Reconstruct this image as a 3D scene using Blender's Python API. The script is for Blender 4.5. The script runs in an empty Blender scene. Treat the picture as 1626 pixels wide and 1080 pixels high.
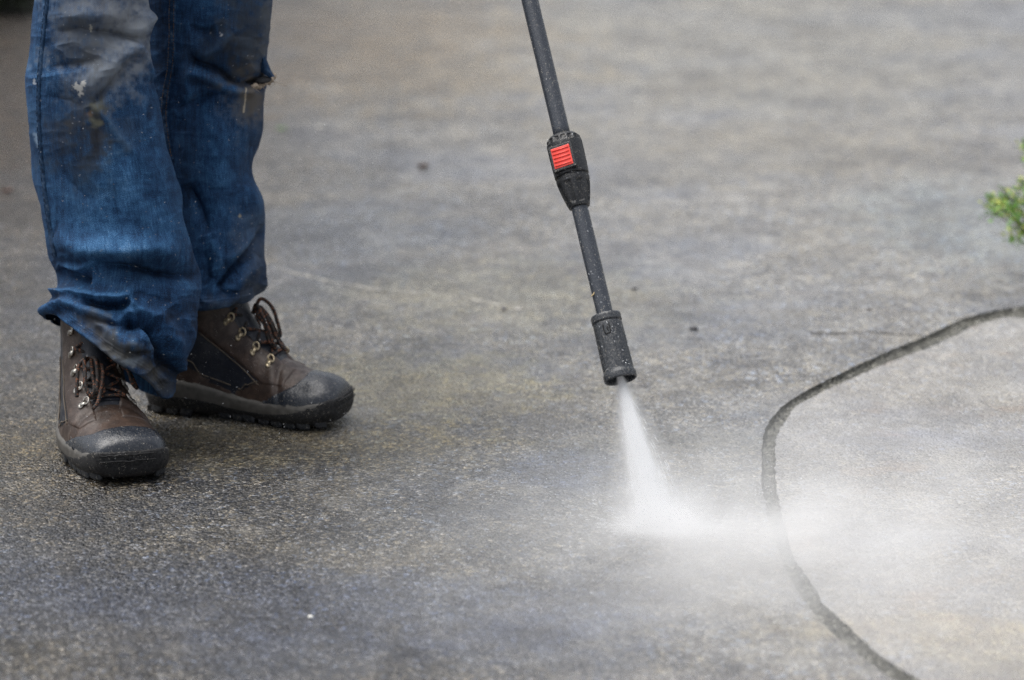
import bpy, bmesh, math, random
import numpy as np
from mathutils import Vector, Matrix

random.seed(7); rng = np.random.default_rng(7)
S = bpy.context.scene
COL = S.collection
rad = math.radians

# ------------------------------------------------------------------ camera
H, TILT, LENS = 1.434, rad(14.0), 135.0
FP = LENS / 36.0 * 1626.0                      # focal length in photo pixels
cd = bpy.data.cameras.new('camera'); cam = bpy.data.objects.new('camera', cd); COL.objects.link(cam)
cam.location = (0, 0, H); cam.rotation_euler = (rad(90) - TILT, 0, 0)
cd.lens = LENS; cd.sensor_width = 36; cd.sensor_fit = 'HORIZONTAL'
cd.clip_start = 0.05; cd.clip_end = 400
cd.dof.use_dof = True; cd.dof.focus_distance = 5.12; cd.dof.aperture_fstop = 3.4
S.camera = cam

# ------------------------------------------------------------------ sky, sun, exposure
SUN_EL, SUN_AZ = rad(72), rad(-80)             # azimuth: from +Y towards +X
w = bpy.data.worlds.new('World'); S.world = w; w.use_nodes = True
nt = w.node_tree
bg = nt.nodes['Background']
sky = nt.nodes.new('ShaderNodeTexSky'); sky.sky_type = 'NISHITA'; sky.sun_disc = False
sky.sun_elevation = SUN_EL; sky.sun_rotation = SUN_AZ
sky.air_density = 1.0; sky.dust_density = 4.0; sky.ozone_density = 1.0
hs = nt.nodes.new('ShaderNodeHueSaturation'); hs.inputs['Saturation'].default_value = 0.34
nt.links.new(sky.outputs[0], hs.inputs['Color']); nt.links.new(hs.outputs[0], bg.inputs['Color'])
bg.inputs['Strength'].default_value = 0.075
sl = bpy.data.lights.new('sun', 'SUN'); sun = bpy.data.objects.new('sun', sl); COL.objects.link(sun)
sl.energy = 1.5; sl.angle = rad(65); sl.color = (1.0, 0.97, 0.93)
sd_ = Vector((math.sin(SUN_AZ) * math.cos(SUN_EL), math.cos(SUN_AZ) * math.cos(SUN_EL), math.sin(SUN_EL)))
sun.rotation_euler = sd_.to_track_quat('Z', 'Y').to_euler(); sun.location = sd_ * 20
S.view_settings.view_transform = 'Standard'; S.view_settings.look = 'None'
S.view_settings.exposure = 1.24; S.view_settings.gamma = 1.0; S.view_settings.use_curve_mapping = False
S.cycles.use_denoising = True; S.cycles.denoiser = 'OPENIMAGEDENOISE'; S.cycles.denoising_input_passes = 'RGB_ALBEDO_NORMAL'
S.cycles.denoising_prefilter = 'NONE'        # keeps the fine grain of the aggregate
S.cycles.sample_clamp_indirect = 4.0
S.cycles.max_bounces = 10; S.cycles.volume_bounces = 8; S.cycles.transparent_max_bounces = 12
S.cycles.volume_step_rate = 0.6; S.cycles.volume_max_steps = 256

# ------------------------------------------------------------------ helpers
F_ = np.array([0, math.cos(TILT), -math.sin(TILT)]); U_ = np.array([0, math.sin(TILT), math.cos(TILT)]); R_ = np.array([1., 0, 0])
C_ = np.array([0, 0, H])

def at_depth(x, y, d):
    x = np.asarray(x, float); y = np.asarray(y, float); d = np.asarray(d, float)
    x, y, d = np.broadcast_arrays(x, y, d)
    return C_ + d[..., None] * (F_ + R_ * ((x - 813) / FP)[..., None] + U_ * ((540 - y) / FP)[..., None])

def on_ground(x, y, z=0.0):
    x = np.asarray(x, float); y = np.asarray(y, float)
    x, y = np.broadcast_arrays(x, y)
    r = F_ + R_ * ((x - 813) / FP)[..., None] + U_ * ((540 - y) / FP)[..., None]
    k = (z - H) / r[..., 2]
    return C_ + r * k[..., None]

def to_px(P):
    q = np.asarray(P) - C_
    d = q @ F_
    return 813 + FP * (q @ R_) / d, 540 - FP * (q @ U_) / d, d

def hash3(ix, iy, iz, seed=0):
    h = (ix.astype(np.int64) * 374761393 + iy.astype(np.int64) * 668265263 + iz.astype(np.int64) * 2147483647 + seed * 974634777) & 0xffffffff
    h = ((h ^ (h >> 13)) * 1274126177) & 0xffffffff
    h = ((h ^ (h >> 16)) * 2246822519) & 0xffffffff
    return ((h ^ (h >> 15)) & 0xffffff) / float(0xffffff)

def vnoise(x, y, z=0.0, seed=0):
    x, y, z = np.broadcast_arrays(np.asarray(x, float), np.asarray(y, float), np.asarray(z, float))
    ix, iy, iz = np.floor(x), np.floor(y), np.floor(z)
    fx, fy, fz = x - ix, y - iy, z - iz
    fx = fx * fx * (3 - 2 * fx); fy = fy * fy * (3 - 2 * fy); fz = fz * fz * (3 - 2 * fz)
    r = 0
    for a in (0, 1):
        for b in (0, 1):
            for c in (0, 1):
                r = r + hash3(ix + a, iy + b, iz + c, seed) * (fx if a else 1 - fx) * (fy if b else 1 - fy) * (fz if c else 1 - fz)
    return r * 2 - 1

def fbm(x, y, z=0.0, oct=4, seed=0):
    r = 0; a = 1.0; f = 1.0; t = 0
    for i in range(oct):
        r = r + a * vnoise(x * f, y * f, np.asarray(z) * f, seed + i); t += a; a *= 0.5; f *= 2.03
    return r / t

def sstep(a, b, x):
    t = np.clip((x - a) / (b - a), 0, 1); return t * t * (3 - 2 * t)

def cr(keys, vals, x):
    """monotone-ish cubic (Catmull-Rom tangents on non-uniform keys)"""
    keys = np.asarray(keys, float); v = np.asarray(vals, float); x = np.asarray(x, float)
    m = np.gradient(v, keys, axis=0)
    i = np.clip(np.searchsorted(keys, x, side='right') - 1, 0, len(keys) - 2)
    h = keys[i + 1] - keys[i]; t = np.clip((x - keys[i]) / h, 0, 1)
    if v.ndim > 1: t = t[..., None]; h = h[..., None]
    return ((2 * t**3 - 3 * t**2 + 1) * v[i] + (t**3 - 2 * t**2 + t) * h * m[i] + (-2 * t**3 + 3 * t**2) * v[i + 1] + (t**3 - t**2) * h * m[i + 1])

def smooth_poly(pts, n):
    pts = np.asarray(pts, float)
    s = np.r_[0, np.cumsum(np.linalg.norm(np.diff(pts, axis=0), axis=1))]
    return cr(s, pts, np.linspace(0, s[-1], n))

def seg_dist(px, py, poly):
    """distance to a polyline and the fraction along it of the nearest point; signed side"""
    best = np.full(px.shape, 1e9); frac = np.zeros(px.shape)
    poly = np.asarray(poly, float)
    L = np.r_[0, np.cumsum(np.linalg.norm(np.diff(poly, axis=0), axis=1))]
    for i in range(len(poly) - 1):
        a, b = poly[i], poly[i + 1]; d = b - a; l2 = d @ d
        t = np.clip(((px - a[0]) * d[0] + (py - a[1]) * d[1]) / l2, 0, 1)
        q = np.hypot(px - a[0] - t * d[0], py - a[1] - t * d[1])
        m = q < best
        best = np.where(m, q, best); frac = np.where(m, (L[i] + t * math.sqrt(l2)) / L[-1], frac)
    return best, frac

def poly_sd(x, z, poly):
    """signed distance to polygon, positive inside"""
    poly = np.asarray(poly, float)
    d, _ = seg_dist(x, z, np.vstack([poly, poly[:1]]))
    ins = np.zeros(x.shape, bool); n = len(poly)
    for i in range(n):
        a, b = poly[i], poly[(i + 1) % n]
        if a[1] == b[1]: continue
        c = ((a[1] > z) != (b[1] > z)) & (x < (b[0] - a[0]) * (z - a[1]) / (b[1] - a[1]) + a[0])
        ins ^= c
    return np.where(ins, d, -d)

ORIGIN = {}
def world_origin(o): 
    return ORIGIN.get(o.name, np.zeros(3)) if o else np.zeros(3)

def mesh_obj(name, V, Fc, mat, parent=None, smooth=True, base=None, **props):
    V = np.asarray(V, float).reshape(-1, 3)
    org = world_origin(parent) if parent else (np.asarray(base, float) if base is not None else np.zeros(3))
    me = bpy.data.meshes.new(name)
    if isinstance(Fc, np.ndarray) and Fc.ndim == 2:
        k = Fc.shape[1]; n = len(Fc)
        me.vertices.add(len(V)); me.vertices.foreach_set('co', (V - org).astype(np.float32).ravel())
        me.loops.add(n * k); me.polygons.add(n)
        me.loops.foreach_set('vertex_index', Fc.astype(np.int32).ravel())
        me.polygons.foreach_set('loop_start', np.arange(0, n * k, k, dtype=np.int32))
        me.update(calc_edges=True); me.validate()
    else:
        me.from_pydata((V - org).tolist(), [], [list(map(int, f)) for f in Fc]); me.update()
    if smooth: me.polygons.foreach_set('use_smooth', np.ones(len(me.polygons), bool))
    if mat is not None: me.materials.append(mat)
    o = bpy.data.objects.new(name, me); COL.objects.link(o)
    if parent: o.parent = parent; ORIGIN[o.name] = org
    else: o.location = org; ORIGIN[o.name] = org
    for k, v in props.items(): o[k] = v
    return o

def empty(name, loc, **props):
    o = bpy.data.objects.new(name, None); COL.objects.link(o); o.location = loc; o.empty_display_size = 0.1
    ORIGIN[o.name] = np.asarray(loc, float)
    for k, v in props.items(): o[k] = v
    return o

def grid_faces(nv, nu, wrap_u=True, flip=False):
    i = np.arange(nv - 1)[:, None]; j = np.arange(nu if wrap_u else nu - 1)[None, :]
    j2 = (j + 1) % nu
    f = np.stack([i * nu + j, i * nu + j2, (i + 1) * nu + j2, (i + 1) * nu + j], -1).reshape(-1, 4)
    return f[:, ::-1].copy() if flip else f

def grid_normals(P, wrap=True):
    """P (nv,nu,3) -> normals"""
    if wrap: du = np.roll(P, -1, 1) - np.roll(P, 1, 1)
    else: du = np.gradient(P, axis=1)
    dv = np.gradient(P, axis=0)
    n = np.cross(dv, du); l = np.linalg.norm(n, axis=-1, keepdims=True)
    return n / np.maximum(l, 1e-12)

class MB:
    """collects simple solids into one mesh"""
    def __init__(s): s.v = []; s.f = []; s.n = 0
    def add(s, V, Fc):
        V = np.asarray(V, float).reshape(-1, 3)
        s.v.append(V); s.f += [[int(a) + s.n for a in f] for f in Fc]; s.n += len(V)
    def tube(s, pts, r, n=8, cap=True):
        pts = np.asarray(pts, float); m = len(pts)
        r = np.broadcast_to(np.asarray(r, float), (m,))
        T = np.gradient(pts, axis=0); T /= np.maximum(np.linalg.norm(T, axis=1, keepdims=True), 1e-9)
        a = np.array([0.3, 0.2, 0.93]); A = []
        for i in range(m):
            a = a - T[i] * (a @ T[i])
            if np.linalg.norm(a) < 1e-4: a = np.cross(T[i], [1, 0.1, 0])
            a = a / np.linalg.norm(a); A.append(a)
        A = np.array(A); B = np.cross(T, A)
        th = np.linspace(0, 2 * np.pi, n, endpoint=False)
        V = pts[:, None] + r[:, None, None] * (np.cos(th)[None, :, None] * A[:, None] + np.sin(th)[None, :, None] * B[:, None])
        f = grid_faces(m, n).tolist()
        if cap: f += [list(range(n))[::-1], [(m - 1) * n + k for k in range(n)]]
        s.add(V, f)
    def blob(s, c, ax, n=10, m=6, e=1.0, jit=0.0):
        """ellipsoid, ax = 3x3 rows scaled axes"""
        ax = np.asarray(ax, float)
        ph = np.linspace(0, np.pi, m + 1)[1:-1]; th = np.linspace(0, 2 * np.pi, n, endpoint=False)
        sp = lambda q: np.sign(q) * np.abs(q) ** e
        D = np.stack([sp(np.sin(ph))[:, None] * sp(np.cos(th))[None], sp(np.sin(ph))[:, None] * sp(np.sin(th))[None], sp(np.cos(ph))[:, None] * np.ones(n)[None]], -1)
        if jit: D = D * (1 + jit * rng.normal(size=D.shape[:2])[..., None])
        V = np.asarray(c) + D @ ax
        k = len(ph); f = grid_faces(k, n).tolist()
        V = np.vstack([V.reshape(-1, 3), np.asarray(c) + ax[2], np.asarray(c) - ax[2]])
        t, b = k * n, k * n + 1
        f += [[t, (j + 1) % n, j] for j in range(n)] + [[b, (k - 1) * n + j, (k - 1) * n + (j + 1) % n] for j in range(n)]
        s.add(V, f)
    def box(s, c, ax):
        ax = np.asarray(ax, float); c = np.asarray(c, float)
        V = [c + ax[0] * a + ax[1] * b + ax[2] * d for a in (-1, 1) for b in (-1, 1) for d in (-1, 1)]
        s.add(V, [[0, 1, 3, 2], [4, 6, 7, 5], [0, 4, 5, 1], [2, 3, 7, 6], [0, 2, 6, 4], [1, 5, 7, 3]])
    def build(s, name, mat, parent=None, **k):
        return mesh_obj(name, np.vstack(s.v), s.f, mat, parent, **k)

# ------------------------------------------------------------------ material helpers
class NT:
    def __init__(s, name):
        s.m = bpy.data.materials.new(name); s.m.use_nodes = True; s.t = s.m.node_tree
        s.p = s.t.nodes['Principled BSDF']; s.out = s.t.nodes['Material Output']
        s._tc = None
    def n(s, typ, **k):
        nd = s.t.nodes.new('ShaderNode' + typ)
        for a, b in k.items():
            if hasattr(nd, a) and a not in nd.inputs: setattr(nd, a, b)
            else: s.set(nd.inputs[a], b)
        return nd
    def set(s, sock, v):
        if isinstance(v, bpy.types.NodeSocket): s.t.links.new(v, sock)
        elif isinstance(v, (tuple, list)) and len(v) == 3 and sock.type == 'RGBA': sock.default_value = (*v, 1)
        else: sock.default_value = v
    def obj(s):
        if s._tc is None: s._tc = s.t.nodes.new('ShaderNodeTexCoord')
        return s._tc.outputs['Object']
    def uv(s):
        if s._tc is None: s._tc = s.t.nodes.new('ShaderNodeTexCoord')
        return s._tc.outputs['UV']
    def math(s, op, a, b=0.0, c=0.0, clamp=False):
        nd = s.t.nodes.new('ShaderNodeMath'); nd.operation = op; nd.use_clamp = clamp
        s.set(nd.inputs[0], a); s.set(nd.inputs[1], b); s.set(nd.inputs[2], c); return nd.outputs[0]
    def noise(s, vec, scale, detail=2.0, rough=0.5, out=0):
        nd = s.n('TexNoise'); s.set(nd.inputs['Vector'], vec); nd.inputs['Scale'].default_value = scale
        nd.inputs['Detail'].default_value = detail; nd.inputs['Roughness'].default_value = rough; return nd.outputs[out]
    def voro(s, vec, scale, out='Distance', rand=1.0):
        nd = s.n('TexVoronoi'); s.set(nd.inputs['Vector'], vec); nd.inputs['Scale'].default_value = scale
        nd.inputs['Randomness'].default_value = rand; return nd.outputs[out]
    def ramp(s, fac, stops, interp='LINEAR'):
        nd = s.t.nodes.new('ShaderNodeValToRGB'); s.set(nd.inputs[0], fac); e = nd.color_ramp.elements
        nd.color_ramp.interpolation = interp
        while len(e) < len(stops): e.new(0.5)
        for i, (p, c) in enumerate(stops):
            e[i].position = p; e[i].color = (*c, 1) if isinstance(c, (tuple, list)) else (c, c, c, 1)
        return nd.outputs[0]
    def maprange(s, v, a, b, c=0.0, d=1.0, smooth=True):
        nd = s.t.nodes.new('ShaderNodeMapRange'); nd.interpolation_type = 'SMOOTHSTEP' if smooth else 'LINEAR'
        s.set(nd.inputs[0], v); nd.inputs[1].default_value = a; nd.inputs[2].default_value = b
        s.set(nd.inputs[3], c); s.set(nd.inputs[4], d); return nd.outputs[0]
    def mix(s, f, a, b, mode='MIX'):
        nd = s.t.nodes.new('ShaderNodeMix'); nd.data_type = 'RGBA'; nd.blend_type = mode
        s.set(nd.inputs[0], f); s.set(nd.inputs[6], a); s.set(nd.inputs[7], b); return nd.outputs[2]
    def mapping(s, vec, scale=(1, 1, 1), loc=(0, 0, 0), rot=(0, 0, 0)):
        nd = s.t.nodes.new('ShaderNodeMapping'); s.set(nd.inputs[0], vec)
        nd.inputs['Scale'].default_value = scale; nd.inputs['Location'].default_value = loc; nd.inputs['Rotation'].default_value = rot
        return nd.outputs[0]
    def bump(s, h, strength=0.5, dist=0.002, normal=None):
        nd = s.t.nodes.new('ShaderNodeBump'); s.set(nd.inputs['Height'], h); s.set(nd.inputs['Strength'], strength); nd.inputs['Distance'].default_value = dist
        if normal is not None: s.set(nd.inputs['Normal'], normal)
        return nd.outputs[0]
    def base(s, **k):
        for a, b in k.items(): s.set(s.p.inputs[a.replace('_', ' ')], b)
        return s.m

def simple(name, col, rough=0.6, metal=0.0, var=0.25, nscale=300, bump=0.2, bdist=0.0008, spec=0.5):
    t = NT(name); v = t.obj()
    n = t.noise(v, nscale, 4, 0.6)
    f = t.maprange(n, 0.3, 0.7)
    lo = tuple(c * (1 - var) for c in col); hi = tuple(min(1, c * (1 + var)) for c in col)
    c = t.mix(f, lo, hi)
    return t.base(Base_Color=c, Roughness=t.maprange(n, 0.3, 0.7, rough * 0.8, min(1, rough * 1.2)), Metallic=metal,
                  Normal=t.bump(n, bump, bdist), Specular_IOR_Level=spec)

# ground: fine exposed aggregate, dark and grimy on the left, washed on the right and painted paler for mist there
def ground_material(name, washed):
    t = NT(name); v = t.obj()
    warp = t.n('VectorMath', operation='MULTIPLY_ADD'); t.set(warp.inputs[0], t.noise(v, 40, 2, out=1)); warp.inputs[1].default_value = (0.004, 0.004, 0); t.set(warp.inputs[2], v)
    wv = warp.outputs[0]
    c1 = t.n('TexVoronoi', Vector=wv); c1.inputs['Scale'].default_value = 285
    c2 = t.n('TexVoronoi', Vector=wv); c2.inputs['Scale'].default_value = 140
    r1 = t.n('SeparateColor'); t.set(r1.inputs[0], c1.outputs['Color'])
    r2 = t.n('SeparateColor'); t.set(r2.inputs[0], c2.outputs['Color'])
    stone = t.ramp(r1.outputs[0], [(0.0, (0.012, 0.013, 0.016)), (0.35, (0.05, 0.052, 0.06)), (0.55, (0.14, 0.135, 0.13)), (0.75, (0.36, 0.315, 0.235)), (0.88, (0.20, 0.26, 0.37)), (1.0, (0.70, 0.66, 0.58))])
    big = t.ramp(r2.outputs[1], [(0.0, (0.02, 0.021, 0.025)), (0.45, (0.12, 0.118, 0.11)), (0.8, (0.40, 0.36, 0.28)), (1.0, (0.30, 0.36, 0.46))])
    base = t.mix(t.math('GREATER_THAN', r2.outputs[0], 0.62), stone, big)
    # broad patches
    p1 = t.noise(v, 2.2, 4, 0.6); p2 = t.noise(t.mapping(v, loc=(3, 7, 0)), 3.5, 5, 0.65); p3 = t.noise(t.mapping(v, loc=(9, 1, 0)), 11, 4, 0.6)
    tan = t.mix(t.maprange(p2, 0.48, 0.64, 0.0, 0.30), base, (0.23, 0.195, 0.125))
    blue = t.mix(t.maprange(p1, 0.48, 0.64, 0.0, 0.5), tan, (0.13, 0.155, 0.21))
    sep = t.n('SeparateXYZ'); t.set(sep.inputs[0], v)
    m1 = t.noise(t.mapping(v, scale=(1, 0.6, 1)), 26, 4, 0.65); m2 = t.noise(t.mapping(v, loc=(5, 5, 0), scale=(1, 0.7, 1)), 14, 4, 0.6)
    blue = t.mix(t.maprange(m1, 0.44, 0.64, 0.0, 0.75), blue, t.mix(1.0, blue, (0.42, 0.44, 0.50), 'MULTIPLY'))
    blue = t.mix(t.maprange(m2, 0.52, 0.70, 0.0, 0.5), blue, (0.36, 0.35, 0.325))
    def patch(x_, y_, rx, ry):
        g = on_ground(x_, y_); a = t.math('POWER', t.math('DIVIDE', t.math('SUBTRACT', sep.outputs[0], float(g[0])), rx), 2.0); b = t.math('POWER', t.math('DIVIDE', t.math('SUBTRACT', sep.outputs[1], float(g[1])), ry), 2.0)
        e = t.math('ADD', t.math('SQRT', t.math('ADD', a, b)), t.math('MULTIPLY', t.math('ADD', t.math('SUBTRACT', p2, 0.5), t.math('SUBTRACT', m1, 0.5)), 2.0))
        return t.maprange(e, 1.15, 0.45)
    for (x_, y_, rx, ry, cc_, am) in ((520, 30, 0.5, 1.1, (0.155, 0.125, 0.085), 0.5), (30, 160, 0.35, 1.0, (0.14, 0.11, 0.08), 0.5), (330, 705, 0.42, 0.16, (0.24, 0.195, 0.125), 0.5), (60, 700, 0.2, 0.5, (0.21, 0.18, 0.13), 0.4), (250, 960, 0.55, 0.22, (0.15, 0.17, 0.225), 0.5), (760, 960, 0.3, 0.16, (0.17, 0.185, 0.23), 0.4), (640, 620, 0.30, 0.22, (0.25, 0.205, 0.125), 0.5), (800, 470, 0.35, 0.30, (0.25, 0.225, 0.17), 0.4), (640, 90, 0.45, 0.8, (0.24, 0.185, 0.125), 0.55), (1150, 60, 0.7, 1.2, (0.25, 0.22, 0.19), 0.4), (1180, 240, 0.5, 0.35, (0.20, 0.185, 0.155), 0.45),
                                      (560, 370, 0.22, 0.40, (0.15, 0.175, 0.235), 0.5), (890, 745, 0.09, 0.10, (0.11, 0.135, 0.20), 0.6), (1540, 350, 0.25, 0.40, (0.19, 0.22, 0.285), 0.5), (1560, 700, 0.22, 0.06, (0.13, 0.15, 0.20), 0.6), (1180, 510, 0.12, 0.15, (0.14, 0.155, 0.19), 0.4),
                                      (1430, 1000, 0.20, 0.06, (0.36, 0.235, 0.155), 0.55), (1600, 1040, 0.12, 0.14, (0.33, 0.22, 0.145), 0.55), (1080, 700, 0.16, 0.06, (0.13, 0.13, 0.12), 0.5)):
        blue = t.mix(t.math('MULTIPLY', patch(x_, y_, rx, ry), min(0.9, am * 1.7)), blue, t.mix(0.22, t.mix(1.0, blue, tuple(min(1, q * 4.6) for q in cc_), 'MULTIPLY'), cc_))
    # washed front plus painted-in haze: rises towards +x (with ragged edge)
    edge = t.math('ADD', sep.outputs[0], t.math('MULTIPLY', t.math('SUBTRACT', p2, 0.5), 0.9))
    edge = t.math('ADD', edge, t.math('MULTIPLY', t.math('SUBTRACT', sep.outputs[1], 5.0), 0.10))
    wash_haze = t.maprange(edge, -0.55, 0.62) if not washed else t.maprange(edge, -0.9, 0.35, 0.2, 1.0)
    light_stone = t.maprange(r1.outputs[1], 0.66, 0.74)  # random stones of a lighter colour among the grime
    dark = t.mix(1.0, blue, t.mix(light_stone, (0.22, 0.217, 0.217), (0.86, 0.83, 0.80)), 'MULTIPLY')
    pale = t.mix(0.45 if washed else 0.14, blue, (0.43, 0.415, 0.40) if washed else (0.38, 0.37, 0.355))  # paler mix also paints in the whitening of the mist
    pale = t.mix(t.maprange(p3, 0.35, 0.7, 0.0, 0.35), pale, (0.30, 0.28, 0.245))
    col = t.mix(wash_haze, dark, pale)
    damp = t.maprange(t.noise(t.mapping(v, loc=(4, 2, 0)), 4.2, 5, 0.62), 0.50, 0.60, 0.0, 0.45)
    col = t.mix(t.math('MULTIPLY', damp, 1.0 if not washed else 0.4), col, t.mix(1.0, col, (0.50, 0.50, 0.53), 'MULTIPLY'))
    if washed:
        rust = t.maprange(t.noise(t.mapping(v, loc=(1, 4, 0)), 7, 4, 0.6), 0.55, 0.72, 0.0, 0.35)
        col = t.mix(rust, col, (0.33, 0.24, 0.17))
    soil = t.math('MULTIPLY', t.maprange(sep.outputs[0], -0.15, -0.9), t.maprange(sep.outputs[1], 5.2, 7.5, 0.0, 0.75))
    col = t.mix(soil, col, t.mix(1.0, col, (0.60, 0.48, 0.36), 'MULTIPLY'))
    col = t.mix(t.maprange(t.noise(t.mapping(v, loc=(2, 8, 0), scale=(1.3, 0.8, 1)), 6.5, 4, 0.6), 0.40, 0.62, 0.0, 0.38), col, t.mix(1.0, col, (0.55, 0.56, 0.60), 'MULTIPLY'))
    # wet film
    wet = t.maprange(p3, 0.3, 0.65)
    rough = t.math('ADD', t.math('MULTIPLY', wet, -0.22), t.math('MULTIPLY_ADD', c1.outputs['Distance'], 0.15, 0.38))
    rough = t.math('SUBTRACT', rough, t.math('MULTIPLY', t.math('GREATER_THAN', r1.outputs[2], 0.88), t.math('MULTIPLY', rough, 0.6)))
    hgt = t.math('MULTIPLY_ADD', c1.outputs['Distance'], -1.0, t.math('MULTIPLY', c2.outputs['Distance'], -0.9))
    hgt = t.math('ADD', hgt, t.math('MULTIPLY', t.noise(v, 500, 1), 0.3))
    b1 = t.bump(hgt, t.math('MULTIPLY', t.math('MULTIPLY_ADD', wash_haze, -0.35, 0.95), t.math('MULTIPLY_ADD', wet, -0.3, 1.0)), 0.0045)
    b2 = t.bump(t.noise(v, 18, 4, 0.6), 0.35, 0.006, b1)
    return t.base(Base_Color=col, Roughness=rough, Normal=b2, Specular_IOR_Level=0.6)

def denim_material():
    t = NT('denim'); uv = t.uv(); v = t.obj()
    at = t.n('Attribute', attribute_name='stain'); at2 = t.n('Attribute', attribute_name='fade')
    g1 = t.noise(t.mapping(uv, scale=(1.0, 0.5, 1)), 1500, 2, 0.6)
    g2 = t.noise(t.mapping(uv, scale=(1.0, 0.12, 1)), 500, 3, 0.6)
    g3 = t.noise(v, 22, 4, 0.6)
    f = t.math('MULTIPLY_ADD', t.math('SUBTRACT', g1, 0.5), 1.25, at2.outputs['Fac'])
    f = t.math('MULTIPLY_ADD', t.math('SUBTRACT', g2, 0.5), 0.55, f)
    f = t.math('MULTIPLY_ADD', t.math('SUBTRACT', g3, 0.5), 0.25, f)
    c = t.ramp(f, [(0.0, (0.004, 0.011, 0.028)), (0.3, (0.012, 0.045, 0.115)), (0.6, (0.040, 0.130, 0.275)), (0.85, (0.14, 0.27, 0.44)), (1.0, (0.36, 0.46, 0.56))])
    al = t.math('MULTIPLY', at.outputs['Alpha'], t.maprange(g1, 0.25, 0.75, 0.75, 1.15), clamp=True)
    sc = t.mix(t.maprange(g1, 0.3, 0.7, 0.0, 0.5), at.outputs['Color'], t.mix(1.0, at.outputs['Color'], (0.45, 0.45, 0.5), 'MULTIPLY'))
    c = t.mix(al, c, sc)
    tw = t.n('TexWave', wave_type='BANDS', bands_direction='DIAGONAL'); t.set(tw.inputs['Vector'], uv); tw.inputs['Scale'].default_value = 260; tw.inputs['Distortion'].default_value = 1.5
    h = t.math('MULTIPLY_ADD', tw.outputs['Fac'], 0.35, g1)
    b = t.bump(h, 0.35, 0.0008, t.bump(g2, 0.25, 0.0012))
    return t.base(Base_Color=c, Roughness=0.82, Normal=b, Specular_IOR_Level=0.25)

def wet_plastic(name, col, grit=0.35, scale=420, rough=0.32, bump=0.55):
    t = NT(name); v = t.obj()
    n = t.noise(v, scale, 5, 0.7); m = t.noise(v, 60, 3, 0.6)
    sp = t.voro(v, 650)
    spec = t.math('MULTIPLY', t.math('LESS_THAN', sp, 0.27), t.math('GREATER_THAN', t.noise(v, 230, 3), 0.60))
    f = t.math('MULTIPLY', t.maprange(n, 0.5, 0.75), t.maprange(m, 0.35, 0.6, 0.1, 1.0))
    c = t.mix(t.math('MULTIPLY', f, grit), col, (0.30, 0.29, 0.27))
    c = t.mix(t.math('MULTIPLY', spec, 0.8), c, (0.55, 0.50, 0.42))
    h = t.math('ADD', n, t.math('MULTIPLY', t.math('LESS_THAN', sp, 0.3), 0.5))
    return t.base(Base_Color=c, Roughness=t.maprange(n, 0.35, 0.7, rough * 0.6, rough * 1.7), Normal=t.bump(h, bump, 0.0012), Specular_IOR_Level=0.6)

def leather(name, col, dirt=(0.14, 0.10, 0.075)):
    t = NT(name); v = t.obj()
    n = t.noise(v, 70, 5, 0.65); g = t.noise(v, 900, 3, 0.6)
    c = t.mix(t.maprange(n, 0.38, 0.68, 0.0, 0.55), col, dirt)
    c = t.mix(t.maprange(g, 0.45, 0.75, 0.0, 0.35), c, tuple(min(1, q * 2.2 + 0.02) for q in col))
    sp = t.math('MULTIPLY', t.math('LESS_THAN', t.voro(v, 420), 0.2), t.math('GREATER_THAN', t.noise(v, 120, 2), 0.6))
    c = t.mix(t.math('MULTIPLY', sp, 0.7), c, (0.4, 0.38, 0.36))
    return t.base(Base_Color=c, Roughness=t.maprange(n, 0.3, 0.7, 0.50, 0.28), Normal=t.bump(t.math('ADD', g, t.math('MULTIPLY', n, 1.5)), 0.35, 0.0012), Specular_IOR_Level=0.4)

M_ground = ground_material('grimy_aggregate', False)
M_clean_hazy = ground_material('washed_hazy_aggregate', True)
def joint_material():
    t = NT('gritty_joint_filler'); v = t.obj()
    c = t.n('TexVoronoi', Vector=v); c.inputs['Scale'].default_value = 230; sc = t.n('SeparateColor'); t.set(sc.inputs[0], c.outputs['Color'])
    col = t.ramp(sc.outputs[0], [(0, (0.02, 0.02, 0.017)), (0.45, (0.075, 0.074, 0.06)), (0.75, (0.15, 0.147, 0.12)), (0.93, (0.23, 0.225, 0.20)), (1, (0.38, 0.37, 0.33))])
    n = t.noise(v, 30, 4, 0.65)
    col = t.mix(t.maprange(n, 0.4, 0.65, 0.0, 0.65), col, (0.045, 0.045, 0.038))
    h = t.math('ADD', t.math('MULTIPLY', c.outputs['Distance'], -0.8), n)
    return t.base(Base_Color=col, Roughness=t.maprange(n, 0.35, 0.65, 0.6, 0.3), Normal=t.bump(h, 0.9, 0.006))
M_joint = joint_material()
M_denim = denim_material()
M_leather = leather('brown_nubuck', (0.034, 0.022, 0.017), (0.105, 0.070, 0.053))
M_textile = leather('navy_textile', (0.009, 0.012, 0.020), (0.03, 0.03, 0.034))
M_toe = wet_plastic('wet_toe_rubber', (0.020, 0.024, 0.032), 0.16, 260, 0.20)
M_sole = wet_plastic('black_sole_rubber', (0.007, 0.007, 0.008), 0.03, 260, 0.75)
M_lug = wet_plastic('wet_lug_rubber', (0.016, 0.019, 0.024), 0.05, 260, 0.36)
M_mid = simple('grey_midsole', (0.085, 0.080, 0.072), 0.55, nscale=120)
M_lace = None
M_metal = simple('worn_steel', (0.55, 0.52, 0.47), 0.32, 1.0, var=0.2, nscale=500)
M_brass = simple('worn_brass', (0.60, 0.50, 0.34), 0.38, 0.85, var=0.25, nscale=500)
M_piping = simple('tan_stitching', (0.12, 0.095, 0.07), 0.8, nscale=900)
M_plastic = wet_plastic('wet_black_plastic', (0.012, 0.013, 0.015), 0.16)
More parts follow.
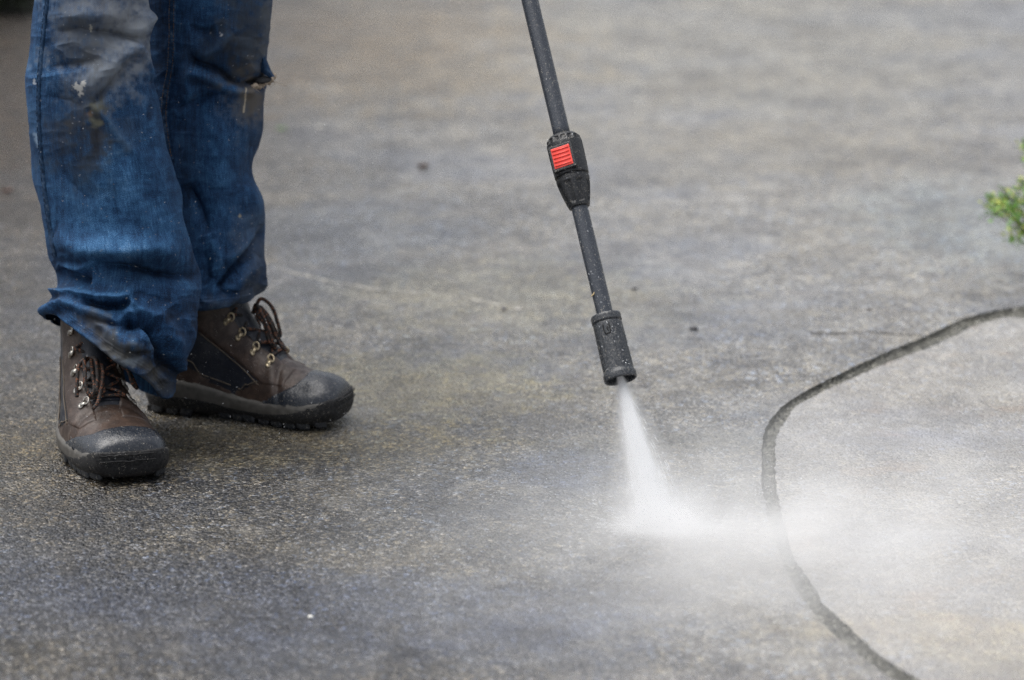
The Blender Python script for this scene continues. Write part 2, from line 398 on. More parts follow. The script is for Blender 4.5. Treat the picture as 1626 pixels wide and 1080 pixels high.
M_tube = wet_plastic('wet_black_tube', (0.040, 0.046, 0.057), 0.22, 520, 0.22, 0.22)
M_nozzle = wet_plastic('gritty_nozzle', (0.028, 0.032, 0.038), 0.7, 480, 0.28, 0.4)
M_red = simple('red_plastic', (0.85, 0.075, 0.055), 0.4, var=0.15, nscale=500)
M_dark = simple('dark_recess', (0.005, 0.005, 0.005), 0.6)
def lace_material():
    t = NT('flecked_lace'); v = t.obj()
    n = t.voro(v, 520, 'Color'); s = t.n('SeparateColor'); t.set(s.inputs[0], n)
    c = t.ramp(s.outputs[0], [(0, (0.012, 0.010, 0.010)), (0.6, (0.035, 0.026, 0.022)), (0.8, (0.16, 0.06, 0.028)), (1.0, (0.05, 0.045, 0.05))], 'CONSTANT')
    return t.base(Base_Color=c, Roughness=0.75, Normal=t.bump(t.voro(v, 700), 0.6, 0.001))
M_lace = lace_material()

# ------------------------------------------------------------------ paved ground with the curved joint
outer_px = [(2100, 448), (1850, 462), (1720, 474), (1626, 485), (1580, 492), (1530, 505), (1475, 530), (1400, 562), (1320, 600), (1262, 630), (1230, 655), (1214, 682), (1208, 720), (1209, 765), (1215, 800), (1226, 850), (1244, 900), (1276, 955), (1318, 1003), (1370, 1046), (1430, 1086), (1560, 1160), (1800, 1270)]
inner_px = [(2100, 470), (1850, 488), (1720, 500), (1640, 507), (1600, 505), (1565, 513), (1530, 527), (1480, 551), (1410, 578), (1340, 607), (1290, 632), (1252, 660), (1237, 688), (1230, 725), (1232, 765), (1238, 800), (1250, 850), (1274, 903), (1310, 955), (1354, 1000), (1405, 1042), (1470, 1086), (1600, 1160), (1840, 1270)]
def edge_curve(px, n, amp, seed):
    g = on_ground(*smooth_poly(px, n).T)[:, :2]
    s = np.r_[0, np.cumsum(np.linalg.norm(np.diff(g, axis=0), axis=1))]
    T = np.gradient(g, axis=0); T /= np.linalg.norm(T, axis=1, keepdims=True)
    N = np.stack([-T[:, 1], T[:, 0]], 1)
    d = amp * (fbm(s * 60, 0 * s + seed, 0, 3, seed) + 0.35 * vnoise(s * 260, 0 * s, 0, seed + 9)) + amp * 1.0 * vnoise(s * 14, 0 * s, 3, seed)
    return g + N * d[:, None]
NE = 900
eo = edge_curve(outer_px, NE, 0.0019, 3); ei = edge_curve(inner_px, NE, 0.0028, 5)
eo, ei = eo * 0.95 + ei * 0.05, ei * 0.94 + eo * 0.06
FAR = 60.0
def slab(name, edge, ring, mat):
    pts = [(*p, 0.0) for p in edge] + [(*p, 0.0) for p in ring]
    return mesh_obj(name, np.array(pts), [list(range(len(pts)))], mat, smooth=False, kind='structure')
ground = slab('driveway', eo, [(eo[-1][0], 2.0), (-FAR, 2.0), (-FAR, FAR), (FAR, FAR), (FAR, eo[0][1] + 0.4)], M_ground)
inner_slab = slab('pavement', ei, [(ei[-1][0] + 0.02, 2.0), (FAR, 2.0), (FAR, ei[0][1] + 0.2)], M_clean_hazy)
# recessed joint between the two
prof = [(0.0, 0.0), (0.03, -0.004), (0.10, -0.007)] + [(f, None) for f in np.linspace(0.2, 0.8, 7)] + [(0.90, -0.006), (0.97, -0.003), (1.0, 0.0)]
P = np.zeros((NE, len(prof), 3)); ss = np.arange(NE) * 0.004
for j, (f, z) in enumerate(prof):
    P[:, j, :2] = eo * (1 - f) + ei * f
    P[:, j, 2] = z if z is not None else -0.008 + 0.003 * fbm(P[:, j, 0] * 70, P[:, j, 1] * 70, 1, 3, 21)
mesh_obj('pavement_joint', P, grid_faces(NE, len(prof), False), M_joint, kind='structure')
# earth and far ground beyond the near edge of the slabs
mesh_obj('ground', [(-FAR, -20, -0.03), (FAR, -20, -0.03), (FAR, 3 * FAR, -0.03), (-FAR, 3 * FAR, -0.03)], [[0, 1, 2, 3]], M_ground, smooth=False, kind='structure')

def crack(px, wpx, name, mat, h=0.0008, n=120, seed=1, breaks=True):
    c = on_ground(*smooth_poly(px, n).T)
    s = np.linspace(0, 1, n)
    wd = wpx * (0.55 + 0.45 * vnoise(s * 40, s * 0, 0, seed)) * np.clip(np.minimum(s, 1 - s) * 12, 0.08, 1)
    if breaks: wd = wd * np.where(vnoise(s * 16, s * 0, 4, seed) > -0.35, 1, 0.12)
    T = np.gradient(c, axis=0); T /= np.linalg.norm(T, axis=1, keepdims=True); N = np.stack([-T[:, 1], T[:, 0], 0 * s], 1)
    jit = 0.004 * fbm(s * 50, s * 0, 2, 3, seed)[:, None]
    m = c + N * jit
    P = np.stack([m + N * wd[:, None], m + [0, 0, h], m - N * wd[:, None]], 1); P[:, [0, 2], 2] = 0.0003; P[:, 1, 2] = max(h, 0.0006)
    return mesh_obj(name, P, grid_faces(n, 3, False, True), mat, kind='structure')
M_crackd = simple('damp_crack_silt', (0.045, 0.043, 0.04), 0.7, var=0.4)
M_ridge = simple('pale_mortar_residue', (0.24, 0.23, 0.205), 0.6, var=0.4, nscale=60)
crack([(1278, 527), (1330, 530), (1380, 528), (1425, 531), (1468, 533)], 0.010, 'pavement_crack', M_crackd, seed=2)
crack([(1300, 943), (1370, 948), (1450, 947), (1520, 950)], 0.0016, 'pavement_crack', M_ridge, seed=5)
crack([(432, 424), (520, 446), (620, 462), (720, 470), (830, 492)], 0.009, 'mortar_ridge', M_ridge, 0.0012, seed=8)

# ------------------------------------------------------------------ the person: jeans and boots
GN_toe = on_ground(190, 771)          # near boot (his right), toe towards the camera
GF_toe = on_ground(553, 670)          # far boot, toe to the right
YN, YF = rad(-90 + 15), rad(-17)
BL = 0.31
dirN = np.array([math.cos(YN), math.sin(YN), 0]); dirF = np.array([math.cos(YF), math.sin(YF), 0])
heelN = GN_toe - dirN * BL; heelF = GF_toe - dirF * BL
mid = (heelN + heelF) / 2
person = empty('person', tuple(mid), label='standing worker seen from the knees down in stained blue jeans and wet brown lace-up boots', category='person')

def leg_mesh(left, right, hem, depth_fn, halfdepth, folds, stains, fade_fn, seed, seams_px):
    """loft between the two outlines; folds are valleys and ridges drawn over the front of the cloth"""
    NTH, NV = 380, 520
    y0 = -560.0
    th = np.linspace(-np.pi, np.pi, NTH, endpoint=False)        # 0 faces the camera, + to the right
    hemy = cr(np.radians([-180, -135, -90, -60, -30, 0, 30, 60, 90, 135, 180]), hem, th)
    v = np.linspace(0, 1, NV); v = np.where(v < 0.2, v / 0.2 * 0.45, 0.45 + (v - 0.2) / 0.8 * 0.55)   # rows thicken in view
    Y = y0 + v[:, None] * (hemy[None] - y0)
    l = cr(*zip(*left), Y); r = cr(*zip(*right), Y)
    cx = (l + r) / 2; hw = (r - l) / 2
    sq = lambda q, e: np.sign(q) * np.abs(q) ** e
    sx = sq(np.sin(th), 0.92)[None]; cz = sq(np.cos(th), 0.92)[None]
    X = cx + hw * sx
    b = cr(*zip(*halfdepth), Y)
    D = depth_fn(Y) - b * cz
    P = at_depth(X, Y, D)
    # rough generic rumples everywhere, sculpted folds on the front
    N = grid_normals(P); 
    if np.mean(np.einsum('ijk,k->ij', N, F_)[:, NTH // 2 - 20: NTH // 2 + 20]) > 0: N = -N
    px, py, _ = to_px(P)
    front = sstep(-0.15, 0.25, np.cos(th))[None] * np.ones_like(px)
    disp = (0.0012 + 0.0022 * front) * fbm(P[..., 0] * 14, P[..., 1] * 14, P[..., 2] * 9, 3, seed) + 0.0009 * fbm(P[..., 0] * 60, P[..., 1] * 60, P[..., 2] * 45, 3, seed + 5)
    back = 1 - front
    disp += back * 0.004 * np.sin(P[..., 2] * 55 + 4 * fbm(P[..., 0] * 9, P[..., 1] * 9, P[..., 2] * 6, 2, seed + 2)) * sstep(-100, 350, Y)
    wx = px + 5 * fbm(px / 40, py / 40, 0, 3, seed + 31); wy = py + 5 * fbm(px / 40, py / 40, 7, 3, seed + 33)
    for poly, amp, wid, taper in folds:
        d, fr = seg_dist(wx, wy, poly)
        tp = {'n': np.ones_like(fr), 's': 0.25 + 0.75 * fr, 'e': 1 - 0.75 * fr, 'b': np.sin(np.pi * np.clip(fr, 0, 1)) ** 0.6}[taper]
        wl = wid * (1.35 - 0.5 * tp) if taper in 'se' else wid
        g = np.exp(-(d / wl) ** 2) if amp > 0 else np.exp(-np.sqrt(d * d + 1.2) / (0.85 * wl))
        disp += front * amp * 0.0019 * tp * g
    # sharp little crumples: bunched cloth above the hem, worn creases round the knee
    q1 = fbm(wx / 46 + 0.4 * wy / 60, wy / 26, 1, 2, seed + 51); q2 = fbm(wx / 24, wy / 17, 6, 2, seed + 53)
    low = sstep(385, 450, Y) ; knee = np.exp(-((py - 90) / 70) ** 2)
    disp += front * ((0.0038 * low + 0.0022 * knee + 0.0011) * (0.35 - np.sqrt(np.abs(q1) + 0.0008)) + (0.0013 * low + 0.0010) * (0.35 - np.sqrt(np.abs(q2) + 0.002)))
    for poly in seams_px:
        d, _ = seg_dist(px, py, poly)
        disp += front * 0.0010 * np.exp(-((d - 0) / 5.0) ** 4) - front * 0.0012 * np.exp(-((d - 6.5) / 2.0) ** 2)
    # hem roll: thicker stitched band at the bottom
    hd = (hemy[None] - Y)
    disp += 0.0022 * sstep(23, 19, hd) - 0.0016 * np.exp(-((hd - 18) / 1.8) ** 2) - 0.0010 * np.exp(-((hd - 13.5) / 1.2) ** 2) + 0.0012 * np.exp(-((hd - 5) / 4) ** 2) - 0.002 * sstep(3, 0, hd) + 0.0035 * sstep(60, 0, hd) * vnoise(th[None] * 4.5 + 0 * hd, hd * 0, 3, seed + 8)
    P = P + N * disp[..., None]
    # inner lining turned up inside the hem
    rows = [P]; cen = P.mean(1, keepdims=True)
    Nf = grid_normals(P)
    if np.mean(np.einsum('ijk,k->ij', Nf, F_)[:, NTH // 2 - 20: NTH // 2 + 20]) > 0: Nf = -Nf
    extra = np.stack([P[-1] - Nf[-2] * 0.0018 - np.array([0, 0, 0.0012])] + [P[-k] - Nf[-k] * 0.0030 for k in (2, 4, 6, 8, 11, 14)])
    NX = len(extra)
    # stained patches, painted highlights and fold shade
    col = np.zeros((NV, NTH, 4)); 
    fx, fy, _ = to_px(P)
    n1 = fbm(fx / 22, fy / 22, 2, 4, seed + 11); n2 = fbm(fx / 7, fy / 7, 5, 3, seed + 13); n3 = fbm(fx / 2.6, fy / 2.6, 9, 2, seed + 17)
    for kind, geom, rgb, a, soft in stains:
        if kind == 'blob':
            x, y, rx, ry = geom
            d = 1 - np.hypot((fx - x) / rx, (fy - y) / ry)
        else:
            poly, wd = geom
            d = 1 - seg_dist(fx, fy, poly)[0] / wd
        m = sstep(-soft, soft, d - 0.35 + (0.75 * n1 + 0.55 * n2 if soft > 0.3 else 0.5 * n2 + 0.6 * n3)) * a * front
        A = col[..., 3]; An = A + m * (1 - A)
        for k in range(3): col[..., k] = np.where(An > 1e-5, (np.asarray(rgb[k]) * m + col[..., k] * A * (1 - m)) / np.maximum(An, 1e-5), rgb[k])
        col[..., 3] = An
    # spatter flecks
    fl = (vnoise(fx / 1.9, fy / 1.9, 0, seed + 71) > 0.90) & (n1 > 0.05)
    col[fl] = np.array([0.42, 0.42, 0.40, 0.55])
    fade = fade_fn(fx, fy) - 0.07 - 0.10 * sstep(330, 450, fy + 25 * n1) + 0.17 * n1 + 0.10 * n2 + 0.10 * fbm(fx / 5, fy / 60, 3, 3, seed + 41)
    # abrasion: ridges of cloth wear pale, hollows are set darker, hem pale too
    wear = disp - (disp + np.roll(disp, 6, 1) + np.roll(disp, -6, 1) + np.roll(disp, 6, 0) + np.roll(disp, -6, 0)) / 5
    fade = fade + 0.16 * np.exp(-((hd - 2) / 4) ** 2) * (0.5 + n2) + np.clip(wear * 45, -0.10, 0.10)
    Pall = np.concatenate([P, extra], 0); nv = len(Pall)
    o = mesh_obj('trouser_leg', Pall.reshape(-1, 3), grid_faces(nv, NTH, True, True), M_denim, person)
    me = o.data
    ca = me.attributes.new('stain', 'FLOAT_COLOR', 'POINT'); ca.data.foreach_set('color', np.concatenate([col, np.repeat(col[-1:], NX, 0)], 0).astype(np.float32).ravel())
    fa = me.attributes.new('fade', 'FLOAT', 'POINT'); fa.data.foreach_set('value', np.concatenate([fade, np.repeat(fade[-1:], NX, 0)], 0).astype(np.float32).ravel())
    uv = me.uv_layers.new(name='UVMap')
    U = np.broadcast_to(((th + np.pi) / (2 * np.pi) * 0.5)[None], (nv, NTH)); Vv = np.broadcast_to(np.linspace(0, 0.85, nv)[:, None] , (nv, NTH))
    Vv = np.concatenate([-Y / 1150.0, np.repeat(-Y[-1:] / 1150, NX, 0)], 0)
    UV = np.stack([U, Vv], -1).reshape(-1, 2)
    li = np.empty(len(me.loops), np.int32); me.loops.foreach_get('vertex_index', li)
    uv.data.foreach_set('uv', UV[li].astype(np.float32).ravel())
    # seam of the tube in u: irrelevant, it lies at the back
    info = dict(o=o, P=P, N=grid_normals(P), px=fx, py=fy, front=front > 0.5)
    if np.mean(np.einsum('ijk,k->ij', info['N'], F_)[:, NTH // 2 - 20: NTH // 2 + 20]) > 0: info['N'] = -info['N']
    return info

def surf_at(info, x, y):
    d = (info['px'] - x) ** 2 + (info['py'] - y) ** 2 + np.where(info['front'], 0, 1e9)
    k = np.unravel_index(np.argmin(d), d.shape)
    return info['P'][k], info['N'][k]

def cloth_strip(info, poly, wpx, h, n=140):
    c = smooth_poly(poly, n); T = np.gradient(c, axis=0); T /= np.linalg.norm(T, axis=1, keepdims=True); Nn = np.stack([-T[:, 1], T[:, 0]], 1)
    P = []
    for i in range(n):
        row = []
        for f, hh in ((-1, -0.0008), (-0.8, h), (0, h * 1.15), (0.8, h), (1, -0.0008)):
            q = c[i] + Nn[i] * f * wpx; p, nn = surf_at(info, *q); row.append(p + nn * hh)
        P.append(row)
    P = np.array(P)
    k = np.array([1, 2, 3, 2, 1]) / 9.
    for _ in range(2):
        Q = np.pad(P, ((2, 2), (0, 0), (0, 0)), 'edge'); P = sum(k[a] * Q[a:a + len(P)] for a in range(5))
    return P

# ---- near leg (his right)
nl = [(-560, 60), (-250, 62), (0, 54), (40, 50), (80, 45), (120, 42), (180, 43), (230, 48), (290, 56), (350, 66), (400, 78), (440, 90), (462, 86), (478, 76), (490, 71), (505, 72), (520, 78), (560, 84), (640, 90)]
nr = [(-560, 262), (-250, 250), (0, 235), (100, 241), (170, 251), (220, 263), (270, 277), (340, 292), (390, 305), (440, 315), (470, 318), (520, 311), (560, 300), (585, 288), (610, 278), (640, 270)]
d_ankN = float(to_px(heelN + dirN * 0.085 + np.array([0, 0, 0.12]))[2])
d_ankF = float(to_px(heelF + dirF * 0.085 + np.array([0, 0, 0.12]))[2])
depN = lambda Y: d_ankN - 0.012 - (560 - Y) / 1150 * 0.235
depF = lambda Y: d_ankF - (500 - Y) / 1120 * 0.235
hemN = [598, 530, 508, 500, 536, 578, 606, 634, 612, 630, 598]
foldsN = [
    ([(96, 50), (135, 50), (175, 52), (214, 60)], -13, 9, 's'),
    ([(230, 28), (213, 69), (178, 102), (141, 131), (90, 127)], 8, 15, 'e'),
    ([(206, 88), (190, 114), (172, 141), (148, 163)], -9, 8, 's'),
    ([(74, 108), (104, 106), (134, 101), (160, 92)], -6, 10, 'b'),
    ([(100, 30), (150, 20), (205, 25)], 5, 16, 'b'),
    ([(70, 150), (110, 158), (135, 172)], -3, 12, 'b'),
    ([(214, 72), (232, 98), (246, 130)], 4, 6, 'b'),
    ([(150, 166), (175, 205), (201, 232), (235, 262)], 4, 9, 'e'),
    ([(140, 170), (155, 215), (160, 260)], -4, 12, 'b'),
    ([(90, 240), (110, 290), (150, 330)], -3, 16, 'b'),
    ([(200, 250), (215, 320), (240, 372)], 3, 12, 'b'),
    ([(180, 290), (190, 350), (200, 390)], -2.5, 9, 'b'),
    ([(88, 378), (130, 392), (190, 398), (240, 396), (285, 400)], 11, 18, 'b'),
    ([(150, 420), (200, 430), (255, 434), (318, 436)], -24, 14, 'b'),
    ([(88, 428), (105, 438), (142, 450)], -14, 9, 'b'),
    ([(88, 420), (125, 428), (150, 416)], 5, 7, 'b'),
    ([(86, 462), (120, 464), (154, 473), (190, 474), (204, 470), (208, 482)], 8, 7, 'n'),
    ([(140, 482), (174, 487), (204, 484)], -15, 6, 'n'),
    ([(206, 468), (232, 470), (262, 480)], -3, 10, 'b'),
    ([(72, 492), (102, 478), (141, 496), (180, 530), (214, 548)], 7, 9, 'n'),
    ([(125, 478), (150, 494), (186, 511), (206, 502)], 5, 6, 'b'),
    ([(136, 503), (165, 512), (192, 517)], -9, 6, 'b'),
    ([(204, 512), (224, 517), (243, 528), (254, 556), (258, 585)], -19, 11, 'n'),
    ([(206, 500), (226, 522), (242, 545), (252, 575), (258, 600)], 7, 7, 'n'),
    ([(214, 492), (252, 508), (276, 540), (280, 580)], 8, 14, 'n'),
    ([(198, 556), (222, 561), (244, 566)], -8, 5, 'b'),
    ([(160, 530), (190, 548), (220, 556)], 4, 7, 'b'),
    ([(262, 560), (270, 590)], -10, 9, 'n'),
    ([(292, 500), (300, 530), (290, 565)], 4, 8, 'b'),
]
GREY, BROWN, DARK, PAINT, OCHRE = (0.20, 0.20, 0.19), (0.055, 0.045, 0.032), (0.022, 0.024, 0.026), (0.78, 0.77, 0.72), (0.27, 0.24, 0.12)
stains_lightN = [
    ('blob', (175, 15, 100, 95), (0.27, 0.27, 0.26), 0.70, 1.0), ('line', ([(225, 40), (180, 105), (140, 135)], 46), (0.34, 0.36, 0.37), 0.65, 1.0),  # grey worn patch; the line paints a highlight along the fold ridge
    ('blob', (115, 70, 55, 50), (0.075, 0.08, 0.085), 0.55, 0.6),
    ('blob', (120, 200, 66, 62), DARK, 0.6, 0.8), ('blob', (148, 215, 34, 52), BROWN, 0.55, 0.8), ('blob', (100, 235, 50, 60), BROWN, 0.35, 0.7),
    ('blob', (130, 275, 45, 55), DARK, 0.45, 0.7), ('blob', (205, 205, 22, 40), BROWN, 0.25, 0.6),
    ('blob', (152, 170, 15, 15), (0.16, 0.15, 0.08), 0.6, 0.7), ('blob', (153, 195, 16, 8), (0.30, 0.30, 0.21), 0.6, 0.6), ('blob', (142, 180, 8, 6), (0.3, 0.2, 0.12), 0.6, 0.4),
    ('line', ([(178, 200), (196, 226), (204, 236)], 9), (0.12, 0.19, 0.28), 0.4, 0.7),  # highlight painted on the slanting ridge
    ('blob', (124, 137, 11, 8), PAINT, 0.95, 0.2), ('blob', (128, 143, 7, 10), PAINT, 0.95, 0.2), ('blob', (132, 134, 8, 7), PAINT, 0.9, 0.2), ('blob', (126, 150, 4, 6), PAINT, 0.8, 0.25),
    ('line', ([(143, 40), (145, 50)], 2.4), (0.6, 0.58, 0.5), 0.9, 0.2),
    ('line', ([(57, 215), (60, 232)], 6), (0.35, 0.47, 0.60), 0.6, 0.5), ('line', ([(54, 127), (55, 133)], 3), (0.5, 0.55, 0.6), 0.7, 0.3),
    ('line', ([(150, 510), (170, 548), (205, 572), (245, 592)], 26), (0.085, 0.075, 0.055), 0.7, 0.6),
    ('line', ([(190, 560), (240, 580), (262, 620)], 30), (0.07, 0.065, 0.05), 0.6, 0.6),
    ('blob', (215, 575, 20, 14), (0.16, 0.2, 0.24), 0.5, 0.5),
    ('blob', (222, 438, 60, 24), DARK, 0.35, 0.7),  # dark blob paints in the shade of the fold below the bulge
]
fade_lightN = lambda x, y: 0.42 + 0.12 * np.exp(-((x - 175) / 60) ** 2) * sstep(150, 330, y) + 0.03 * np.exp(-((y - 385) / 40) ** 2) - 0.06 * sstep(440, 520, y)  # denim fade; the faint pale band paints light on the bulge
seamN = [(76, -40), (75, 0), (70, 45), (65, 95), (62, 140), (62, 190), (65, 240), (71, 300), (79, 360), (88, 410)]
near = leg_mesh(nl, nr, hemN, depN, [(-560, 0.12), (-100, 0.105), (150, 0.095), (380, 0.095), (480, 0.105), (560, 0.135), (640, 0.145)], foldsN, stains_lightN, fade_lightN, 11, [])

# ---- far leg (his left)
fl_ = [(-560, 215), (-250, 215), (0, 214), (150, 222), (250, 232), (350, 246), (440, 252), (490, 250), (560, 246)]
fr_ = [(-560, 462), (-250, 446), (0, 432), (60, 427), (112, 421), (135, 424), (150, 422), (200, 416), (245, 406), (265, 403), (300, 409), (350, 417), (400, 421), (430, 423), (450, 421), (468, 410), (490, 400), (560, 392)]
hemF = [520, 500, 492, 492, 494, 494, 486, 476, 462, 480, 520]
foldsF = [
    ([(306, 98), (341, 110), (372, 128), (386, 134), (410, 131)], -13, 8, 'n'),
    ([(372, 55), (340, 80), (306, 95)], 7, 10, 'b'),
    ([(390, 60), (385, 100), (395, 120)], 6, 16, 'b'),
    ([(306, 112), (340, 126), (362, 140), (396, 140)], 7, 11, 'n'),
    ([(276, 172), (310, 164), (345, 152)], -7, 13, 'b'),
    ([(300, 40), (325, 50), (345, 46)], -6, 14, 'b'),
    ([(290, 100), (300, 150), (285, 190)], 4, 10, 'b'),
    ([(330, 180), (350, 220), (352, 300)], 4, 22, 'b'),
    ([(296, 290), (318, 330), (332, 372)], -8, 13, 'b'),
    ([(404, 232), (396, 262), (372, 320), (352, 370)], -3, 9, 'e'),
    ([(388, 290), (402, 330), (412, 360)], 6, 14, 'b'),
    ([(424, 366), (404, 392), (387, 413), (352, 452)], -10, 7, 'n'),
    ([(416, 352), (392, 388), (360, 420)], 4, 8, 'b'),
    ([(412, 405), (390, 436), (360, 466)], 6, 12, 'b'),
    ([(322, 400), (330, 440), (326, 470)], -5, 10, 'b'),
    ([(336, 380), (350, 410), (340, 440)], 3, 10, 'b'),
    ([(320, 482), (360, 478), (400, 462)], 3, 7, 'b'),
]
stainsF = [
    ('blob', (395, 60, 50, 95), (0.05, 0.052, 0.05), 0.75, 0.6), ('blob', (345, 75, 62, 40), DARK, 0.6, 0.7), ('blob', (392, 165, 48, 50), (0.15, 0.145, 0.13), 0.65, 0.6),
    ('blob', (360, 120, 60, 26), BROWN, 0.4, 0.6), ('line', ([(424, 5), (422, 60), (415, 110)], 11), (0.13, 0.135, 0.13), 0.5, 0.6),
    ('blob', (408, 150, 26, 40), (0.16, 0.125, 0.085), 0.5, 0.7),
    ('blob', (404, 390, 40, 75), (0.085, 0.105, 0.135), 0.5, 0.7), ('line', ([(330, 488), (380, 480), (415, 462)], 18), (0.09, 0.1, 0.11), 0.5, 0.6),
    ('line', ([(391, 140), (389, 160), (387, 178)], 1.8), (0.55, 0.48, 0.36), 0.9, 0.2),
    ('blob', (381, 342, 3, 4), (0.4, 0.35, 0.25), 0.9, 0.2), ('line', ([(349, 52), (352, 56)], 2.4), (0.5, 0.5, 0.5), 0.8, 0.3),
    ('blob', (300, 270, 30, 90), DARK, 0.25, 0.8),
]
fadeF = lambda x, y: 0.36 + 0.10 * np.exp(-((x - 345) / 35) ** 2) * sstep(150, 220, y) - 0.05 * sstep(330, 280, x)
seamF = [(276, -40), (274, 0), (273, 60), (270, 110), (263, 150), (261, 180), (264, 215), (271, 255)]
far = leg_mesh(fl_, fr_, hemF, depF, [(-560, 0.12), (-100, 0.11), (150, 0.10), (400, 0.105), (500, 0.115), (560, 0.115)], foldsF, stainsF, fadeF, 47, [])

def add_uvless_seam(info, poly, w, h, rows, col_thread, step):
    P = cloth_strip(info, poly, w, h)
    n = len(P)
    o = mesh_obj('seam', P, grid_faces(n, 5, False, True), M_seam, info['o'])
    mb = MB()
    for f in rows:
        k = 0
        L = np.r_[0, np.cumsum(np.linalg.norm(np.diff(P[:, 2], axis=0), axis=1))]
        for s in np.arange(0.004, L[-1] - 0.004, step):
            def pt(q):
                i = min(np.searchsorted(L, q), n - 1); a = P[i]
                j = 1 + (f + 1) / 2 * 2; j0 = int(j); fr = j - j0
                return a[j0] * (1 - fr) + a[min(j0 + 1, 4)] * fr
            a, b = pt(s), pt(s + step * 0.62)
            nn = -F_ * 0.0006
            if np.linalg.norm(b - a) > 1e-4: mb.tube([a + nn * 0.2, (a + b) / 2 + nn, b + nn * 0.2], 0.00055, 4)
    mb.build('stitching', col_thread, info['o'], kind='stuff')
t_ = NT('worn_denim_seam'); v_ = t_.obj(); n_ = t_.noise(v_, 130, 4, 0.7)
M_seam = t_.base(Base_Color=t_.ramp(n_, [(0.3, (0.006, 0.012, 0.026)), (0.55, (0.018, 0.05, 0.11)), (0.75, (0.10, 0.14, 0.19))]), Roughness=0.85, Normal=t_.bump(n_, 0.7, 0.002), Specular_IOR_Level=0.2)
M_thread = simple('dull_orange_thread', (0.085, 0.052, 0.030), 0.8)
add_uvless_seam(near, seamN, 3.2, 0.0016, (0.7,), M_seam, 0.0042)
add_uvless_seam(far, seamF, 6.0, 0.0016, (-0.75, 0.75), M_thread, 0.0042)

# torn knee on the far leg: frayed lips of cloth and hanging threads
M_fray = simple('frayed_pale_cotton', (0.42, 0.34, 0.26), 0.9, var=0.35, nscale=700, bump=0.6)
M_skin_shadow = simple('tear_shade', (0.012, 0.012, 0.014), 0.9)  # near-black colour painted in for shade inside the tear
def tear():
    pts = np.array([(401, 137), (410, 134), (419, 130), (428, 126), (434, 121)])
    dF = float(depF(np.array(130.))) - 0.03
    c = at_depth(pts[:, 0], pts[:, 1], dF + np.array([-0.035, -0.015, 0.005, 0.02, 0.03]))
    mb = MB(); r = np.array([0.002, 0.0048, 0.006, 0.0060, 0.0036])
    mb.tube(smooth_poly(c, 26) + 0.0012 * rng.normal(size=(26, 3)), np.interp(np.linspace(0, 1, 26), np.linspace(0, 1, 5), r) * (1 + 0.25 * rng.normal(size=26)), 8)
    for k in range(46):
        a = c[0] + (c[-1] - c[0]) * rng.random(); d = np.array([0.012 * rng.normal() + 0.004, -0.004, -0.010 * rng.random() + 0.003 * rng.normal()]) * (0.3 + rng.random())
        mb.tube([a, a + d * 0.5 + 0.001 * rng.normal(size=3), a + d], [0.0005, 0.0004, 0.0002], 4)
    mb.build('frayed_edge', M_fray, far['o'])
    # loose upper lip of denim
    up = np.array([(409, 112), (418, 88), (421, 66)]); 
    lip = []
    for (x, y), wd in zip([(414, 72), (419, 92), (425, 112), (434, 122)], (2, 7, 11, 5)):
        lip.append([at_depth(x - wd, y + 2, dF - 0.012), at_depth(x - wd * 0.3, y, dF - 0.018), at_depth(x + wd * 0.5, y, dF - 0.006), at_depth(x + wd * 0.3, y, dF + 0.012)])
    mesh_obj('torn_flap', np.array(lip), grid_faces(4, 4, False), M_seam, far['o'])
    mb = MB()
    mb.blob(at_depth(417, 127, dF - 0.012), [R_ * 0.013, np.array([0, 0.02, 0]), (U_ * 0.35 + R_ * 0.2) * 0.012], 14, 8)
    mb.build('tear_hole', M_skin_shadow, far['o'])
tear()

# ------------------------------------------------------------------ boots
KT = np.array([(0.3105, 0.0325), (0.306, 0.053), (0.295, 0.064), (0.276, 0.072), (0.250, 0.077), (0.225, 0.085), (0.200, 0.099), (0.180, 0.115), (0.165, 0.132), (0.155, 0.148), (0.149, 0.162), (0.145, 0.174), (0.142, 0.187), (0.140, 0.198), (0.136, 0.205)])
KB = np.array([(0.3105, 0.0315), (0.306, 0.012), (0.295, 0.008), (0.276, 0.006), (0.248, 0.006), (0.215, 0.006), (0.172, 0.006), (0.122, 0.006), (0.065, 0.006), (0.022, 0.008), (0.007, 0.035), (0.004, 0.075), (0.010, 0.125), (0.020, 0.17), (0.028, 0.20)])
KW = np.array([0.0005, 0.037, 0.048, 0.0555, 0.0590, 0.0590, 0.0555, 0.051, 0.047, 0.0475, 0.0465, 0.0455, 0.0455, 0.044, 0.042]); KT[:, 1] *= np.interp(np.arange(15), [0, 4, 6, 9], [0.93, 0.95, 1.0, 1.07]); KB[:, 1] *= np.where(np.arange(15) > 9, 1.07, 1.0)
KNb = np.array([2.2, 3.0, 3.2, 4, 4.5, 4.5, 4.5, 4.2, 3.8, 3.0, 2.5, 2.3, 2.2, 2.1, 2.0])
KK = np.arange(15.)

